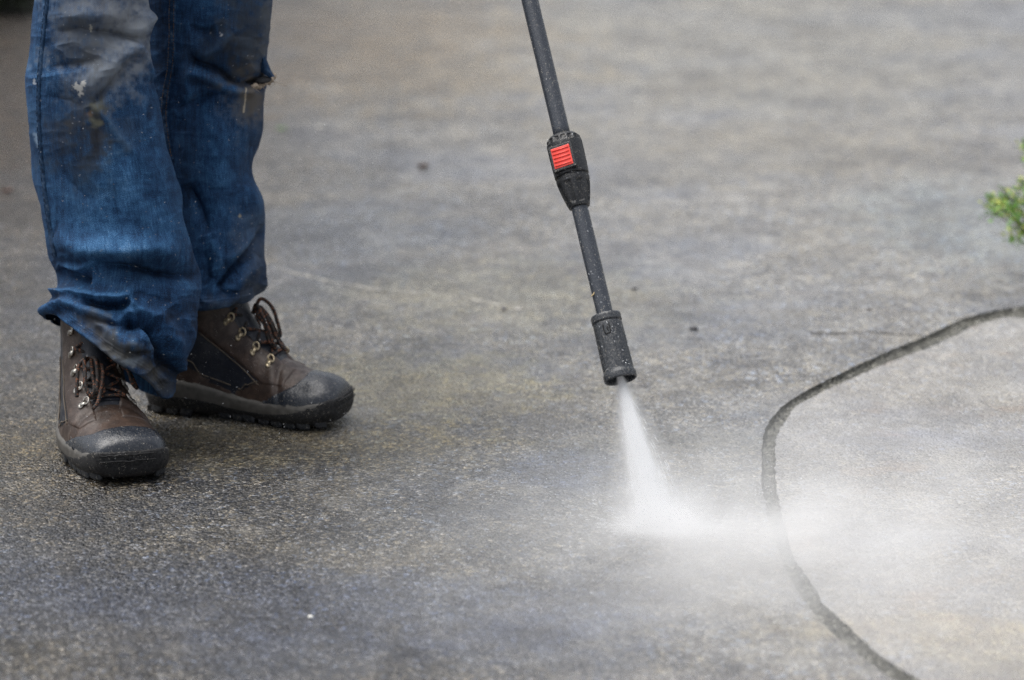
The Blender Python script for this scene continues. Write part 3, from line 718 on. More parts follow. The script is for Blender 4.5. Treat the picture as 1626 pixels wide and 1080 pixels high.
def boot(name_label, heel, yaw, side, rings_mat, seed, loops, capx=0.0):
    """side=+1: the medial (inner) side is +y in boot space"""
    NTt, NH = 230, 170
    tk = np.linspace(0, 14, NTt) ; th = np.linspace(-np.pi, np.pi, NH, endpoint=False)
    cy, sy = math.cos(yaw), math.sin(yaw)
    ex = np.array([cy, sy, 0]); ey = np.array([-sy, cy, 0]); ez = np.array([0, 0, 1.])
    def surf(t, a):
        t = np.asarray(t, float); a = np.asarray(a, float); t, a = np.broadcast_arrays(t, a)
        T = cr(KK, KT, t); B = cr(KK, KB, t); W = cr(KK, KW, t); nb = cr(KK, KNb, t)
        M = (T + B) / 2; A = (T - B) / 2
        c, s = np.cos(a), np.sin(a)
        nn = np.where(c < 0, nb, 2.15)
        f = np.sign(c) * np.abs(c) ** (2 / nn); g = np.sign(s) * np.abs(s) ** (2 / nn)
        up = (f + 1) / 2
        wf = 1 - 0.20 * up ** 2 * sstep(0.5, 4, t) - 0.10 * (1 - up) * sstep(8, 11, t)
        xz = M + A * f[..., None]
        x = xz[..., 0]
        yc = side * (0.012 * np.exp(-((x - 0.285) / 0.06) ** 2) + 0.003 - 0.006 * np.exp(-((x - 0.15) / 0.05) ** 2))   # banana of the last
        y = yc + W * wf * g * (1 - 0.06 * side * np.sign(g) * np.exp(-((x - 0.14) / 0.05) ** 2))
        z = xz[..., 1] + 0.005 * sstep(0.235, 0.315, x) ** 1.5      # toe spring
        # creases of the vamp where the foot bends
        return np.stack([x, y, z], -1)
    L = surf(tk[:, None], th[None])
    N = grid_normals(L)
    if N[NTt // 3, NH // 2, 2] < 0: N = -N
    # worn creases
    x, y, z = L[..., 0], L[..., 1], L[..., 2]
    cre = -0.0022 * np.exp(-((x - 0.222 + 0.25 * (z - 0.07)) / 0.005) ** 2) + 0.0016 * np.exp(-((x - 0.212 + 0.25 * (z - 0.07)) / 0.006) ** 2)
    cre = cre * sstep(0.03, 0.05, z) + 0.0012 * fbm(x * 45, y * 45, z * 45, 3, seed) * sstep(0.03, 0.06, z)
    L = L + N * cre[..., None]
    N = grid_normals(L)
    if N[NTt // 3, NH // 2, 2] < 0: N = -N
    flip = False
    def toW(Q): Q = np.asarray(Q); return heel + Q[..., 0:1] * ex + Q[..., 1:2] * ey + Q[..., 2:3] * ez
    fcs = grid_faces(NTt, NH, True)
    # orient
    a, b, c_ = L.reshape(-1, 3)[fcs[len(fcs) // 3, 0]], L.reshape(-1, 3)[fcs[len(fcs) // 3, 1]], L.reshape(-1, 3)[fcs[len(fcs) // 3, 2]]
    if np.cross(b - a, c_ - a) @ N.reshape(-1, 3)[fcs[len(fcs) // 3, 0]] < 0: fcs = fcs[:, ::-1].copy()
    boot_o = mesh_obj('boot', toW(L), fcs, M_textile, person)
    boot_o['label'] = name_label
    def panel(nm, sd, h, mat, e=0.0014, clampz=None, noise=0.0):
        off = h * sstep(-e, e, sd) - 0.0007 + noise * fbm(x * 120, y * 120, z * 120, 2, seed + 3)
        Q = L + N * off[..., None]
        if clampz is not None: Q[..., 2] = np.maximum(Q[..., 2], clampz)
        keep = (sd > -0.0045).ravel()
        fk = fcs[keep[fcs].all(1)]
        used = np.unique(fk); mp = np.full(NTt * NH, -1); mp[used] = np.arange(len(used))
        return mesh_obj(nm, toW(Q).reshape(-1, 3)[used], mp[fk], mat, boot_o)
    ax, az, ay = x, z - 0.005 * sstep(0.235, 0.315, x) ** 1.5, np.abs(y)
    jit = 0.0006 * fbm(x * 80, y * 80, z * 80, 2, seed + 1)
    vamp = poly_sd(ax, az, [(.135, -.02), (.158, .045), (.192, .062), (.213, .074), (.222, .13), (.34, .13), (.34, -.02)]) + jit
    panel('vamp', vamp, 0.0014, M_leather)
    tong = ay - 0.0175 - 0.06 * np.clip(0.225 - ax, 0, 0.03) 
    stay = np.minimum(poly_sd(ax, az, [(.232, .060), (.200, .060), (.165, .082), (.130, .104), (.098, .130), (.088, .170), (.085, .235), (.20, .235), (.25, .095)]), tong)
    panel('eyelet_stay', stay + jit, 0.0028, M_leather)
    heelc = poly_sd(ax, az, [(-.03, -.02), (.135, -.02), (.150, .043), (.115, .058), (.080, .083), (.055, .118), (-.03, .135)])
    panel('heel_counter', heelc + jit, 0.0018, M_leather)
    toe = poly_sd(ax, az, [(.195, .0), (.203, .036), (.225 + capx * 0.5, .050), (.247 + capx, .060), (.258 + capx, .069), (.262 + capx, .2), (.36, .2), (.36, -.02), (.2, -.02)])
    toe = np.minimum(toe, 0.01)
    panel('toe_cap', toe, 0.0030, M_toe)
    for ring in (0.012,):
        pass
    zm = cr([-.02, 0, .04, .08, .11, .15, .19, .23, .27, .33], [.056, .056, .057, .054, .048, .039, .035, .036, .038, .040], ax)
    zo = cr([-.02, 0, .04, .08, .11, .15, .19, .225, .25, .275, .295, .33], [.030, .030, .032, .033, .030, .023, .022, .024, .028, .035, .040, .044], ax)
    panel('midsole', zm - az + 0.0005 * vnoise(x * 60, y * 60, 0, seed), 0.0050, M_mid, 0.002, 0.004)
    grooves = 0.0012 * np.where(ax > 0.255, np.sin(az * 900), 0) 
    panel('sole', zo - az, 0.0052, M_sole, 0.002, 0.0018)
    # lugs round the sole edge
    low = np.abs(L[..., 2] - 0.012) < 0.006
    for sgn in (-1, 1):
        for k, xx in enumerate(np.r_[np.arange(0.012, 0.09, 0.0235), np.arange(0.135, 0.30, 0.0215)]):
            q = np.where((np.sign(y) == sgn), (x - xx) ** 2 + (az - 0.011) ** 2 * 0.6, 1e9); i = np.unravel_index(np.argmin(q), q.shape)
            c = L[i] + N[i] * 0.0048; c[2] = 0.0125 + 0.005 * sstep(0.235, 0.315, c[0]) ** 1.5
            nrm = N[i].copy(); nrm[2] = 0; nrm /= np.linalg.norm(nrm) + 1e-9; tan = np.array([-nrm[1], nrm[0], 0])
            mb = MB(); up = np.array([0, 0, 1.0]) + tan * 0.35 * sgn * (1 if xx > 0.1 else -1)
            mb.blob([0, 0, 0], [tan * 0.0098, nrm * 0.0036, up * 0.0115], 14, 8, 0.45)
            V = np.vstack(mb.v) + c; V[:, 2] = np.maximum(V[:, 2], 0.0006)
            mesh_obj('lug', toW(V), mb.f, M_lug, boot_o)
    mb = MB()   # tread under the sole
    for xx in np.arange(0.15, 0.262, 0.022):
        for yy in (-0.022, 0.0, 0.022): mb.box([xx + 0.006 * (yy == 0), yy + side * 0.004, 0.004], [[0.007, 0, 0], [0, 0.008, 0], [0, 0, 0.0036]])
    for xx in (0.02, 0.042, 0.064):
        for yy in (-0.014, 0.014): mb.box([xx, yy, 0.004], [[0.008, 0, 0], [0, 0.010, 0], [0, 0, 0.0036]])
    mesh_obj('tread', toW(np.vstack(mb.v)), mb.f, M_sole, boot_o, smooth=False, kind='stuff')
    # toe bumper ribs
    for zz in (0.030, 0.037):
        sel = []
        for yy in np.linspace(-0.036, 0.036, 25):
            q = np.where(x > 0.24, (y - yy - side * 0.012) ** 2 + (az - zz - 0.25 * (0.0013 - yy * yy)) ** 2, 1e9); i = np.unravel_index(np.argmin(q), q.shape)
            sel.append(L[i] + N[i] * 0.0062)
        mb = MB(); mb.tube(toW(smooth_poly(np.array(sel)[::2], 40)), 0.0009, 6); mb.build('bumper_rib', M_sole, boot_o)
    # welt stitching along panel edges, both sides
    def on_side(xx, zz, sgn, h):
        q = np.where(np.sign(y) == sgn, (ax - xx) ** 2 + (az - zz) ** 2, 1e9); i = np.unravel_index(np.argmin(q), q.shape); return L[i] + N[i] * h
    for sgn in (-1, 1):
        for poly in ([(.198, .056), (.165, .079), (.130, .101), (.098, .127)], [(.118, .061), (.083, .086), (.058, .121)], [(.150, .050), (.118, .064)], [(.162, .049), (.193, .064)]):
            pts = np.array([on_side(*q, sgn, 0.0016) for q in smooth_poly(poly, 26)])
            k = np.pad(pts, ((2, 2), (0, 0)), 'edge'); pts = sum(k[j:j + 26] for j in range(5)) / 5
            mb = MB(); mb.tube(toW(pts), 0.0008, 5); mb.build('welt', M_piping, boot_o)
    # toe-cap tread marks
    # eyelets: D-rings and rivets
    eye = {}
    for sgn in (-1, 1):
        for k, t in enumerate((5.75, 6.75, 7.85, 9.1, 10.9)):
            a = sgn * (0.62 + 0.02 * k)
            p0 = surf(t, a); e1 = surf(t, a + 0.02 * sgn) - p0; e1 /= np.linalg.norm(e1)
            e2 = surf(t + 0.05, a) - p0; e2 /= np.linalg.norm(e2); nr_ = np.cross(e1, e2); nr_ /= np.linalg.norm(nr_)
            if nr_[2] < 0 and nr_[0] < 0: nr_ = -nr_
            if nr_ @ (p0 - np.array([0.1, 0, 0.05])) < 0: nr_ = -nr_
            base = p0 + nr_ * 0.0036
            mb = MB(); R0 = 0.0053
            arc = np.linspace(-2.5, 2.5, 18)
            ring = [base + (-e1) * (R0 * (0.55 + np.cos(u))) * 0.9 + e2 * R0 * np.sin(u) + nr_ * (0.0018 + 0.003 * (np.cos(u) + 1) / 2) for u in arc]
            mb.tube(toW(np.array(ring)), 0.0011, 6)
            rp = base + e1 * 0.0075
            mb.box((base + e1 * 0.003 + nr_ * 0.0012) @ np.stack([ex, ey, ez]) + heel, [(e1 @ np.stack([ex, ey, ez])) * 0.0050, (e2 @ np.stack([ex, ey, ez])) * 0.0030, (nr_ @ np.stack([ex, ey, ez])) * 0.0009])
            mb.build('lace_ring', rings_mat, boot_o)
            mb = MB(); mb.blob([0, 0, 0], [e1 * 0.0044, e2 * 0.0044, nr_ * 0.0016], 12, 6)
            mesh_obj('rivet', toW(np.vstack(mb.v) + rp), mb.f, rings_mat, boot_o)
            eye[(sgn, k)] = (base - e1 * 0.0085 + nr_ * 0.003, nr_)
    # laces
    def lace(pts, nm='lace', r=0.0024, n=26):
        mb = MB(); mb.tube(toW(smooth_poly(pts, n)), r, 7); mb.build(nm, M_lace, boot_o)
    def arch(p, q, h):
        m = (p[0] + q[0]) / 2 + (p[1] + q[1]) * 0.5 * h
        return [p[0], (p[0] * 2 + m) / 3 + p[1] * h * 0.4, m, (q[0] * 2 + m) / 3 + q[1] * h * 0.4, q[0]]
    lace(arch(eye[(-1, 0)], eye[(1, 0)], 0.003))
    for k in range(4):
        lace(arch(eye[(-1, k)], eye[(1, k + 1)], 0.004)); lace(arch(eye[(1, k)], eye[(-1, k + 1)], 0.0055))
    for pts in loops: lace(np.array(pts), r=0.0027, n=40)
    # tongue top
    tp = []
    for t in np.linspace(5.6, 13.5, 40):
        tp.append([surf(t, a) + np.array([0.0025 + 0.012 * sstep(10, 13, t), 0, 0.0015]) for a in np.linspace(-0.55, 0.55, 15)])
    mesh_obj('tongue', toW(np.array(tp)), grid_faces(40, 15, False, True), M_textile, boot_o)
    return boot_o, toW
loopsF = [
    [(.168, .004, .150), (.176, .012, .168), (.186, .018, .160), (.196, .022, .135), (.200, .020, .112), (.192, .014, .118), (.182, .008, .140), (.170, .002, .152)],
    [(.168, .0, .150), (.178, -.012, .165), (.190, -.018, .150), (.203, -.020, .120), (.208, -.018, .104), (.198, -.014, .112), (.186, -.006, .138), (.170, .0, .150)],
    [(.168, .0, .15), (.180, -.004, .160), (.194, -.004, .140), (.208, .002, .105), (.216, .004, .096)],
    [(.168, .0, .15), (.176, .018, .150), (.186, .030, .128), (.196, .036, .100), (.208, .034, .086)],
]
loopsN = [
    [(.172, -.018, .143), (.184, -.024, .146), (.200, -.026, .132), (.214, -.027, .112), (.219, -.022, .102), (.214, -.017, .108), (.198, -.016, .128), (.176, -.014, .143)],
    [(.172, -.012, .143), (.188, -.010, .146), (.206, -.010, .126), (.216, -.011, .106), (.214, -.005, .104), (.204, -.004, .120), (.186, -.006, .140), (.172, -.010, .144)],
    [(.172, -.016, .143), (.190, -.032, .140), (.204, -.038, .118), (.212, -.040, .100)],
    [(.174, -.010, .143), (.196, -.002, .136), (.216, -.008, .108), (.228, -.014, .095), (.240, -.022, .090)],
    [(.176, .028, .130), (.190, .034, .128), (.205, .038, .112), (.200, .044, .104), (.188, .042, .112), (.176, .036, .126)],
]
boot('brown boot pointing at the camera with a black rubber toe', heelN, YN, 1, M_metal, 3, loopsN, 0.016)
boot('brown boot seen from its inner side, toe pointing right', heelF, YF, -1, M_brass, 9, loopsF)

# ------------------------------------------------------------------ pressure-washer lance
G_hit = on_ground(1046, 846)
slope = np.array([150 / 603.0])
EL = rad(16)
ax_img = np.array([0.232, 1.0]); ax_img /= np.linalg.norm(ax_img)
LD = R_ * ax_img[0] * math.cos(EL) - U_ * ax_img[1] * math.cos(EL) - F_ * math.sin(EL)     # down the lance
tgt = np.array([986, 604.])
# tip lies on the ray through the nozzle mouth, nearest to the line through the hit point
best = None
for L_ in np.linspace(0.12, 0.30, 400):
    q = G_hit - LD * L_; x_, y_, d_ = to_px(q); e_ = abs(y_ - tgt[1])
    if best is None or e_ < best[0]: best = (e_, L_, d_)
JL = best[1]; tip = at_depth(tgt[0], tgt[1], best[2])
zA = -LD; yA = -F_ - zA * (-F_ @ zA); yA /= np.linalg.norm(yA); xA = np.cross(yA, zA)         # local frame: z up the lance, y towards the viewer's side
fx_ = lambda p: tip + p[..., 0:1] * xA + p[..., 1:2] * yA + p[..., 2:3] * zA
mpp = best[2] / FP / math.cos(EL)             # metres along the lance per photo pixel
lance = empty('pressure_washer_lance', tuple(tip), label='black wet pressure washer lance with a red button, held over the spray', category='pressure washer')
def lathe(name, prof, mat, parent, n=48, mod=None, cap=True, **k):
    prof = np.asarray(prof, float); th = np.linspace(0, 2 * np.pi, n, endpoint=False)
    r = prof[:, 0][:, None] * np.ones(n); z = prof[:, 1][:, None] * np.ones(n)
    if mod is not None: r = mod(r, z, th[None] * np.ones_like(r))
    Q = np.stack([r * np.cos(th), r * np.sin(th), z], -1)
    f = grid_faces(len(prof), n).tolist()
    if cap: f += [list(range(n))[::-1], [(len(prof) - 1) * n + i for i in range(n)]]
    return mesh_obj(name, fx_(Q), f, mat, parent, **k)
px = lambda q: q * mpp                        # length along the lance from photo pixels
pr = lambda q: q * best[2] / FP               # radius from photo pixels
def dense(prof, n=5):
    prof = np.asarray(prof, float); out = []
    for a, b in zip(prof[:-1], prof[1:]): out += [a + (b - a) * t for t in np.linspace(0, 1, n, endpoint=False)]
    return np.array(out + [prof[-1]])
# nozzle: hollow cup with a flared rim
def ribs(r, z, th):
    g = (np.abs(np.sin(th * 7)) < 0.20) & (z > px(22)) & (z < px(70))
    return r - 0.0010 * g
noz = lathe('nozzle', dense([(pr(3), px(41)), (pr(20), px(40)), (pr(22.5), px(12)), (pr(24), px(0.5)), (pr(25.2), px(0)), (pr(26.6), px(1.5)), (pr(26.8), px(9)), (pr(26.0), px(12)), (pr(24.6), px(13.5)), (pr(24.8), px(30)), (pr(24.3), px(60)), (pr(23.6), px(88)), (pr(23.4), px(92)), (pr(22.6), px(92.6)), (pr(22.6), px(94)), (pr(24.4), px(94.6)), (pr(24.4), px(104)), (pr(23.4), px(106)), (pr(14), px(107)), (pr(12), px(107))], 4), M_nozzle, lance, 84, ribs, cap=False)
lathe('nozzle_bore', [(pr(0.5), px(42)), (pr(19), px(39)), (pr(14), px(33)), (pr(6), px(31)), (pr(0.5), px(31))], M_dark, noz, 32, cap=False)
lathe('spray_tip', [(pr(0.4), px(33)), (pr(5), px(32)), (pr(5), px(22)), (pr(3.4), px(19)), (pr(0.4), px(19))], M_dark, noz, 20, cap=False)
lathe('lower_tube', dense([(pr(13.2), px(100)), (pr(13.6), px(200)), (pr(13.4), px(300))], 10), M_tube, lance, 40)
# lock coupling
Bz0, Bz1 = px(286), px(404)
def barrel_mod(r, z, th):
    lowc = (z < px(328)); 
    g = (np.abs(((th * 8 / (2 * np.pi)) % 1) - 0.5) < 0.24) & (z > px(291)) & (z < px(325))
    r = r - 0.0026 * g
    up = (z > px(352)) & (z < px(398)); g2 = (np.abs(((th * 16 / (2 * np.pi)) % 1) - 0.5) < 0.22) & up & ((np.sin(th) < 0.35))
    r = r - 0.0016 * g2
    n3 = (np.abs(((th * 14 / (2 * np.pi)) % 1) - 0.5) < 0.26) & (z > px(392)) & (z < px(399)) & (np.sin(th) >= 0.35)
    return r - 0.0022 * n3
bar = lathe('coupling', dense([(pr(13), px(284)), (pr(17), px(285)), (pr(18), px(288)), (pr(22), px(302)), (pr(25.5), px(318)), (pr(27.2), px(328)), (pr(27.4), px(332)), (pr(25.2), px(333)), (pr(25.2), px(336)), (pr(28), px(337)), (pr(28.6), px(350)), (pr(29), px(370)), (pr(29), px(390)), (pr(27.5), px(398)), (pr(22), px(404)), (pr(15), px(407)), (pr(12), px(409))], 7), M_plastic, lance, 112, barrel_mod)
# red button let into a flat on the barrel
phi = math.atan2(1, -0.30) if xA @ R_ > 0 else math.atan2(1, 0.30)
bn = math.cos(phi) * xA + math.sin(phi) * yA; bt = np.cross(zA, bn)
bc = tip + zA * px(362) + bn * pr(27.0)
mb = MB(); mb.box(bc, [bt * pr(20.0), zA * px(21), bn * pr(5.0)])
fr = mb.build('button_frame', M_plastic, bar, smooth=False)
m_ = fr.modifiers.new('bevel', 'BEVEL'); m_.width = 0.0012; m_.segments = 3
mb = MB(); mb.box(bc + bn * pr(3.2) , [bt * pr(16.0), zA * px(16.5), bn * pr(3.0)])
bu = mb.build('button', M_red, bar, smooth=False); m_ = bu.modifiers.new('bevel', 'BEVEL'); m_.width = 0.0008; m_.segments = 2
for k in range(5):
    mb = MB(); c = bc + bn * pr(6.4) + zA * px(-12.4 + k * 6.2)
    mb.tube([c - bt * pr(14.2), c, c + bt * pr(14.2)], pr(1.5), 6); mb.build('button_rib', M_red, bar)
lathe('upper_tube', dense([(pr(13.8), px(400)), (pr(13.8), px(650)), (pr(13.8), px(1050))], 14), M_tube, lance, 40)
lathe('grip', dense([(pr(13), px(1040)), (pr(22), px(1046)), (pr(24), px(1060)), (pr(23), px(1250)), (pr(26), px(1270)), (pr(18), px(1285))], 5), M_plastic, lance, 32)
# the little U-shaped mark pressed into the nozzle
mb = MB()
def on_noz(u, zpx):
    a = phi + u; r = pr(24.9); return tip + (math.cos(a) * xA + math.sin(a) * yA) * r + zA * px(zpx)
for sgn_pts in ([(-0.05, 87), (-0.06, 72)], [(-0.06, 72), (0.30, 71)], [(0.30, 71), (0.36, 80), (0.34, 87)], [(0.08, 82), (0.12, 78), (0.06, 76)]):
    mb.tube(smooth_poly(np.array([on_noz(-u + 0.30, z) for u, z in sgn_pts]), 8), pr(0.9), 6)
mb.build('pressed_mark', M_dark, noz)
# water beads and grit on the lance
M_bead = NT('water_bead').base(Base_Color=(0.85, 0.87, 0.9), Roughness=0.05, Transmission_Weight=0.8, IOR=1.33)
mb = MB()
for k in range(260):
    zz = rng.choice([rng.uniform(110, 282), rng.uniform(410, 640), rng.uniform(14, 90), rng.uniform(292, 400)])
    a = rng.uniform(0, 2 * np.pi); r = 13.6 if (110 < zz < 283 or zz > 408) else (24.8 if zz < 100 else np.interp(zz, [286, 330, 400], [18, 27.4, 27.5]))
    nn = math.cos(a) * xA + math.sin(a) * yA; q = rng.uniform(0.0004, 0.0010)
    tt = np.cross(zA, nn); mb.blob(tip + zA * px(zz) + nn * pr(r), [tt * q, zA * q * rng.uniform(1, 1.8), nn * q * 0.7], 6, 4)
mb.build('water_beads', M_bead, lance, kind='stuff')
M_straw = simple('straw', (0.55, 0.42, 0.22), 0.7)
mb = MB(); q0 = tip + zA * px(140) + (xA * (-1 if xA @ R_ > 0 else 1)) * pr(11.5) + yA * pr(8)
mb.tube([q0 - R_ * 0.003 - U_ * 0.002, q0 + yA * 0.001, q0 + R_ * 0.002 + U_ * 0.005], [0.0005, 0.0009, 0.0004], 6); mb.build('straw_scrap', M_straw, None, base=q0, label='tiny scrap of yellow straw stuck to the lower black tube', category='straw')

# ------------------------------------------------------------------ the water: jet, splash and drifting mist
def volume_obj(name, V, Fc, mat, M, **k):
    me = bpy.data.meshes.new(name); me.from_pydata([tuple(v) for v in V], [], Fc); me.update(); me.materials.append(mat)
    o = bpy.data.objects.new(name, me); COL.objects.link(o); o.matrix_world = M
    for a, b in k.items(): o[a] = b
    return o
def vol_mat(name, build, aniso=0.2):
    t = NT(name); t.t.nodes.remove(t.p)
    pv = t.t.nodes.new('ShaderNodeVolumePrincipled'); pv.inputs['Color'].default_value = (0.994, 0.997, 1.0, 1); pv.inputs['Anisotropy'].default_value = aniso
    sep = t.n('SeparateXYZ'); t.set(sep.inputs[0], t.obj())
    t.set(pv.inputs['Density'], build(t, *sep.outputs)); t.t.links.new(pv.outputs[0], t.out.inputs['Volume'])
    return t.m
JDIR = G_hit - tip; JLEN = np.linalg.norm(JDIR); JDIR = JDIR / JLEN
def jet_density(t, x, y, z):
    s = t.math('MAXIMUM', z, 0.0)
    r2 = t.math('ADD', t.math('MULTIPLY', x, x), t.math('MULTIPLY', y, y))
    r = t.math('SQRT', r2)
    sg = t.math('MULTIPLY_ADD', s, 0.085, 0.0026)
    core = t.math('EXPONENT', t.math('MULTIPLY', t.math('POWER', t.math('DIVIDE', r, sg), 2.0), -1.0))
    sg2 = t.math('MULTIPLY_ADD', s, 0.24, 0.006)
    halo = t.math('EXPONENT', t.math('MULTIPLY', t.math('POWER', t.math('DIVIDE', r, sg2), 2.0), -1.0))
    tau = t.math('MULTIPLY_ADD', s, -22.0, 7.5)
    dens = t.math('DIVIDE', t.math('MULTIPLY', core, tau), t.math('MULTIPLY', sg, 1.77))
    dh = t.math('DIVIDE', t.math('MULTIPLY', halo, 0.5), t.math('MULTIPLY', sg2, 1.77))
    st = t.noise(t.mapping(t.obj(), scale=(1, 1, 0.12)), 120, 3, 0.6)
    return t.math('MULTIPLY', t.math('ADD', dens, dh), t.maprange(st, 0.3, 0.7, 0.3, 1.7))
zq = Vector(JDIR); Mj = zq.to_track_quat('Z', 'Y').to_matrix().to_4x4(); Mj.translation = Vector(tip - JDIR * 0.008)
n = 32; rows = [(0.003, 0.0), (0.010, 0.012), (0.030, 0.07), (0.055, 0.15), (0.090, JLEN + 0.004)]
V = [(r * math.cos(2 * math.pi * i / n), r * math.sin(2 * math.pi * i / n), z) for r, z in rows for i in range(n)]
Fc = grid_faces(len(rows), n).tolist() + [list(range(n))[::-1], [(len(rows) - 1) * n + i for i in range(n)]]
# trim the foot of the cone to stand just above the paving
Vw = []
for v in V:
    q = Mj @ Vector(v)
    if q.z < 0.003: q.z = 0.003
    Vw.append(Mj.inverted() @ q)
M_jet = vol_mat('water_spray', jet_density)
volume_obj('water_jet', Vw, Fc, M_jet, Mj, label='white jet of water fanning down from the black nozzle to the ground', category='water jet', kind='stuff')

Msp = Matrix.Translation(Vector((G_hit[0], G_hit[1], 0.0)))
MC = on_ground(1330, 930) - G_hit
def splash_density(t, x, y, z):
    n1 = t.noise(t.mapping(t.obj(), scale=(1, 1, 2.2)), 9, 4, 0.6); n2 = t.noise(t.mapping(t.obj(), scale=(0.5, 1, 1.5)), 38, 3, 0.6)
    def g(cx, cy, sx, sy, zs, amp):
        a = t.math('POWER', t.math('DIVIDE', t.math('SUBTRACT', x, cx), sx), 2.0); b = t.math('POWER', t.math('DIVIDE', t.math('SUBTRACT', y, cy), sy), 2.0)
        e = t.math('ADD', t.math('ADD', a, b), t.math('DIVIDE', z, zs))
        return t.math('MULTIPLY', t.math('EXPONENT', t.math('MULTIPLY', e, -1.0)), amp)
    core = t.math('ADD', g(0.005, 0.0, 0.040, 0.028, 0.011, 420.0), g(0.05, -0.01, 0.10, 0.045, 0.012, 20.0))
    core = t.math('MULTIPLY', core, t.maprange(n2, 0.3, 0.7, 0.6, 1.4))
    mist = t.math('ADD', g(float(MC[0]) * 0.55, float(MC[1]) * 0.4, 0.22, 0.20, 0.042, 8.5), g(float(MC[0]), float(MC[1]), 0.40, 0.40, 0.06, 3.0))
    mist = t.math('MULTIPLY', mist, t.maprange(n1, 0.3, 0.7, 0.3, 1.6))
    return t.math('ADD', core, mist)
mb = MB()
nn_, mm_ = 40, 10
rows = []
cc = np.array([MC[0] * 0.62, MC[1] * 0.55])
V = []
for j in range(mm_):
    f = j / (mm_ - 1); r = math.cos(f * math.pi / 2 * 0.96); zz = 0.003 + 0.17 * math.sin(f * math.pi / 2)
    for i in range(nn_):
        a = 2 * math.pi * i / nn_; V.append((cc[0] + 0.60 * r * math.cos(a), cc[1] + 0.52 * r * math.sin(a), zz))
Fc = grid_faces(mm_, nn_).tolist() + [list(range(nn_))[::-1], [(mm_ - 1) * nn_ + i for i in range(nn_)]]
volume_obj('splash_mist', V, Fc, vol_mat('splash_mist', splash_density, 0.1), Msp, kind='stuff', label='white mist and splash drifting low over the pavement where the jet lands', category='mist')
# filaments of water inside the jet and thrown out along the paving
M_water = NT('white_water').base(Base_Color=(0.93, 0.95, 0.97), Roughness=0.3, Transmission_Weight=0.0, IOR=1.33)
mb = MB(); Xj = np.array(Mj.to_3x3().col[0]); Yj = np.array(Mj.to_3x3().col[1])
for k in range(1300):
    u = rng.normal() * 0.075 + (0.10 * abs(rng.normal()) if rng.random() < 0.25 else 0); v_ = rng.normal() * 0.06
    d = JDIR + Xj * u * (1 if Xj @ R_ > 0 else -1) + Yj * v_; d /= np.linalg.norm(d); a0 = rng.uniform(0.015, JLEN * 0.97) ; l = rng.uniform(0.004, 0.016); q = rng.uniform(0.00012, 0.00032)
    p0 = tip + d * a0; p1 = tip + d * min(a0 + l, JLEN)
    if p1[2] > 0.002: mb.tube([p0, (p0 + p1) / 2, p1], [q * 0.3, q, q * 0.4], 4)
for k in range(800):
    a = rng.uniform(0, 2 * np.pi); e = rng.uniform(0.05, 0.5); d = np.array([math.cos(a) * 1.3, math.sin(a), e * 0.5]); d /= np.linalg.norm(d)
    r0 = abs(rng.normal()) * 0.06; p0 = np.array([G_hit[0], G_hit[1], 0.002]) + d * r0 + np.array([0.01, 0, 0]); l = rng.uniform(0.003, 0.010); q = rng.uniform(0.00012, 0.0003)
    mb.tube([p0, p0 + d * l * 0.5, p0 + d * l], [q * 0.3, q, q * 0.4], 4)
mb.build('water_filaments', M_water, None, kind='stuff', label='fine white streaks of water in the jet and its splash', category='water streaks')
# flying drops
M_drop = NT('water_drop').base(Base_Color=(0.9, 0.92, 0.95), Roughness=0.1, Transmission_Weight=0.35, IOR=1.33)
mb = MB()
for k in range(900):
    a = rng.uniform(0, 2 * np.pi); r = abs(rng.normal()) * 0.22 + 0.01; zz = abs(rng.normal()) * 0.05 * np.exp(-r * 2) + 0.002
    c = np.array([G_hit[0] + r * math.cos(a) * 1.2 + 0.06, G_hit[1] + r * math.sin(a), zz]); q = rng.uniform(0.0003, 0.0009)
    d = rng.normal(size=3); d /= np.linalg.norm(d)
    mb.blob(c, np.eye(3) * q + 0 , 5, 4)
for k in range(260):
    c = at_depth(rng.uniform(60, 620), rng.uniform(150, 800), rng.uniform(4.75, 5.0)); 
    if c[2] < 0.005: continue
    mb.blob(c, np.eye(3) * rng.uniform(0.0002, 0.00045), 5, 4)
mb.build('water_droplets', M_drop, None, kind='stuff', label='tiny white water drops thrown up around the splash and the boots', category='water drops')

# ------------------------------------------------------------------ debris lying on the paving
def pebble(x, y, r, col, label, cat='pebble', flat=0.4, name='pebble'):
    g = on_ground(x, y); mb = MB()
    mb.blob(g + np.array([0, 0, r * flat * 0.8]), [np.array([r, 0.2 * r, 0]), np.array([-0.2 * r, r * 0.8, 0]), np.array([0, 0, r * flat])], 12, 8, 0.9, 0.08)
    return mb.build(name, simple(name + '_stone', col, 0.6, nscale=200), None, base=g, label=label, category=cat)
def leaf(x, y, l, ang, col, label, curl=0.3):
    g = on_ground(x, y); n, m = 14, 5; P = np.zeros((n, m, 3)); u = np.array([math.cos(ang), math.sin(ang), 0]); v = np.array([-u[1], u[0], 0])
    for i in range(n):
        s = i / (n - 1); wd = l * 0.28 * math.sin(math.pi * min(1, s * 0.94 + 0.03)) ** 0.8
        for j in range(m):
            f = j / (m - 1) * 2 - 1
            P[i, j] = g + u * l * (s - 0.5) + v * wd * f + np.array([0, 0, 0.002 + l * curl * (f * f * 0.4 + (s - 0.5) ** 2 * 0.8)])
    o = mesh_obj('fallen_leaf', P, grid_faces(n, m, False), simple('leaf_' + label[:5], col, 0.5, nscale=150), None, base=g, label=label, category='leaf')
    s_ = o.modifiers.new('thickness', 'SOLIDIFY'); s_.thickness = 0.0004
    return o
leaf(672, 270, 0.022, 0.4, (0.07, 0.035, 0.018), 'curled brown dead leaf on the grey driveway left of the red button', 0.9)
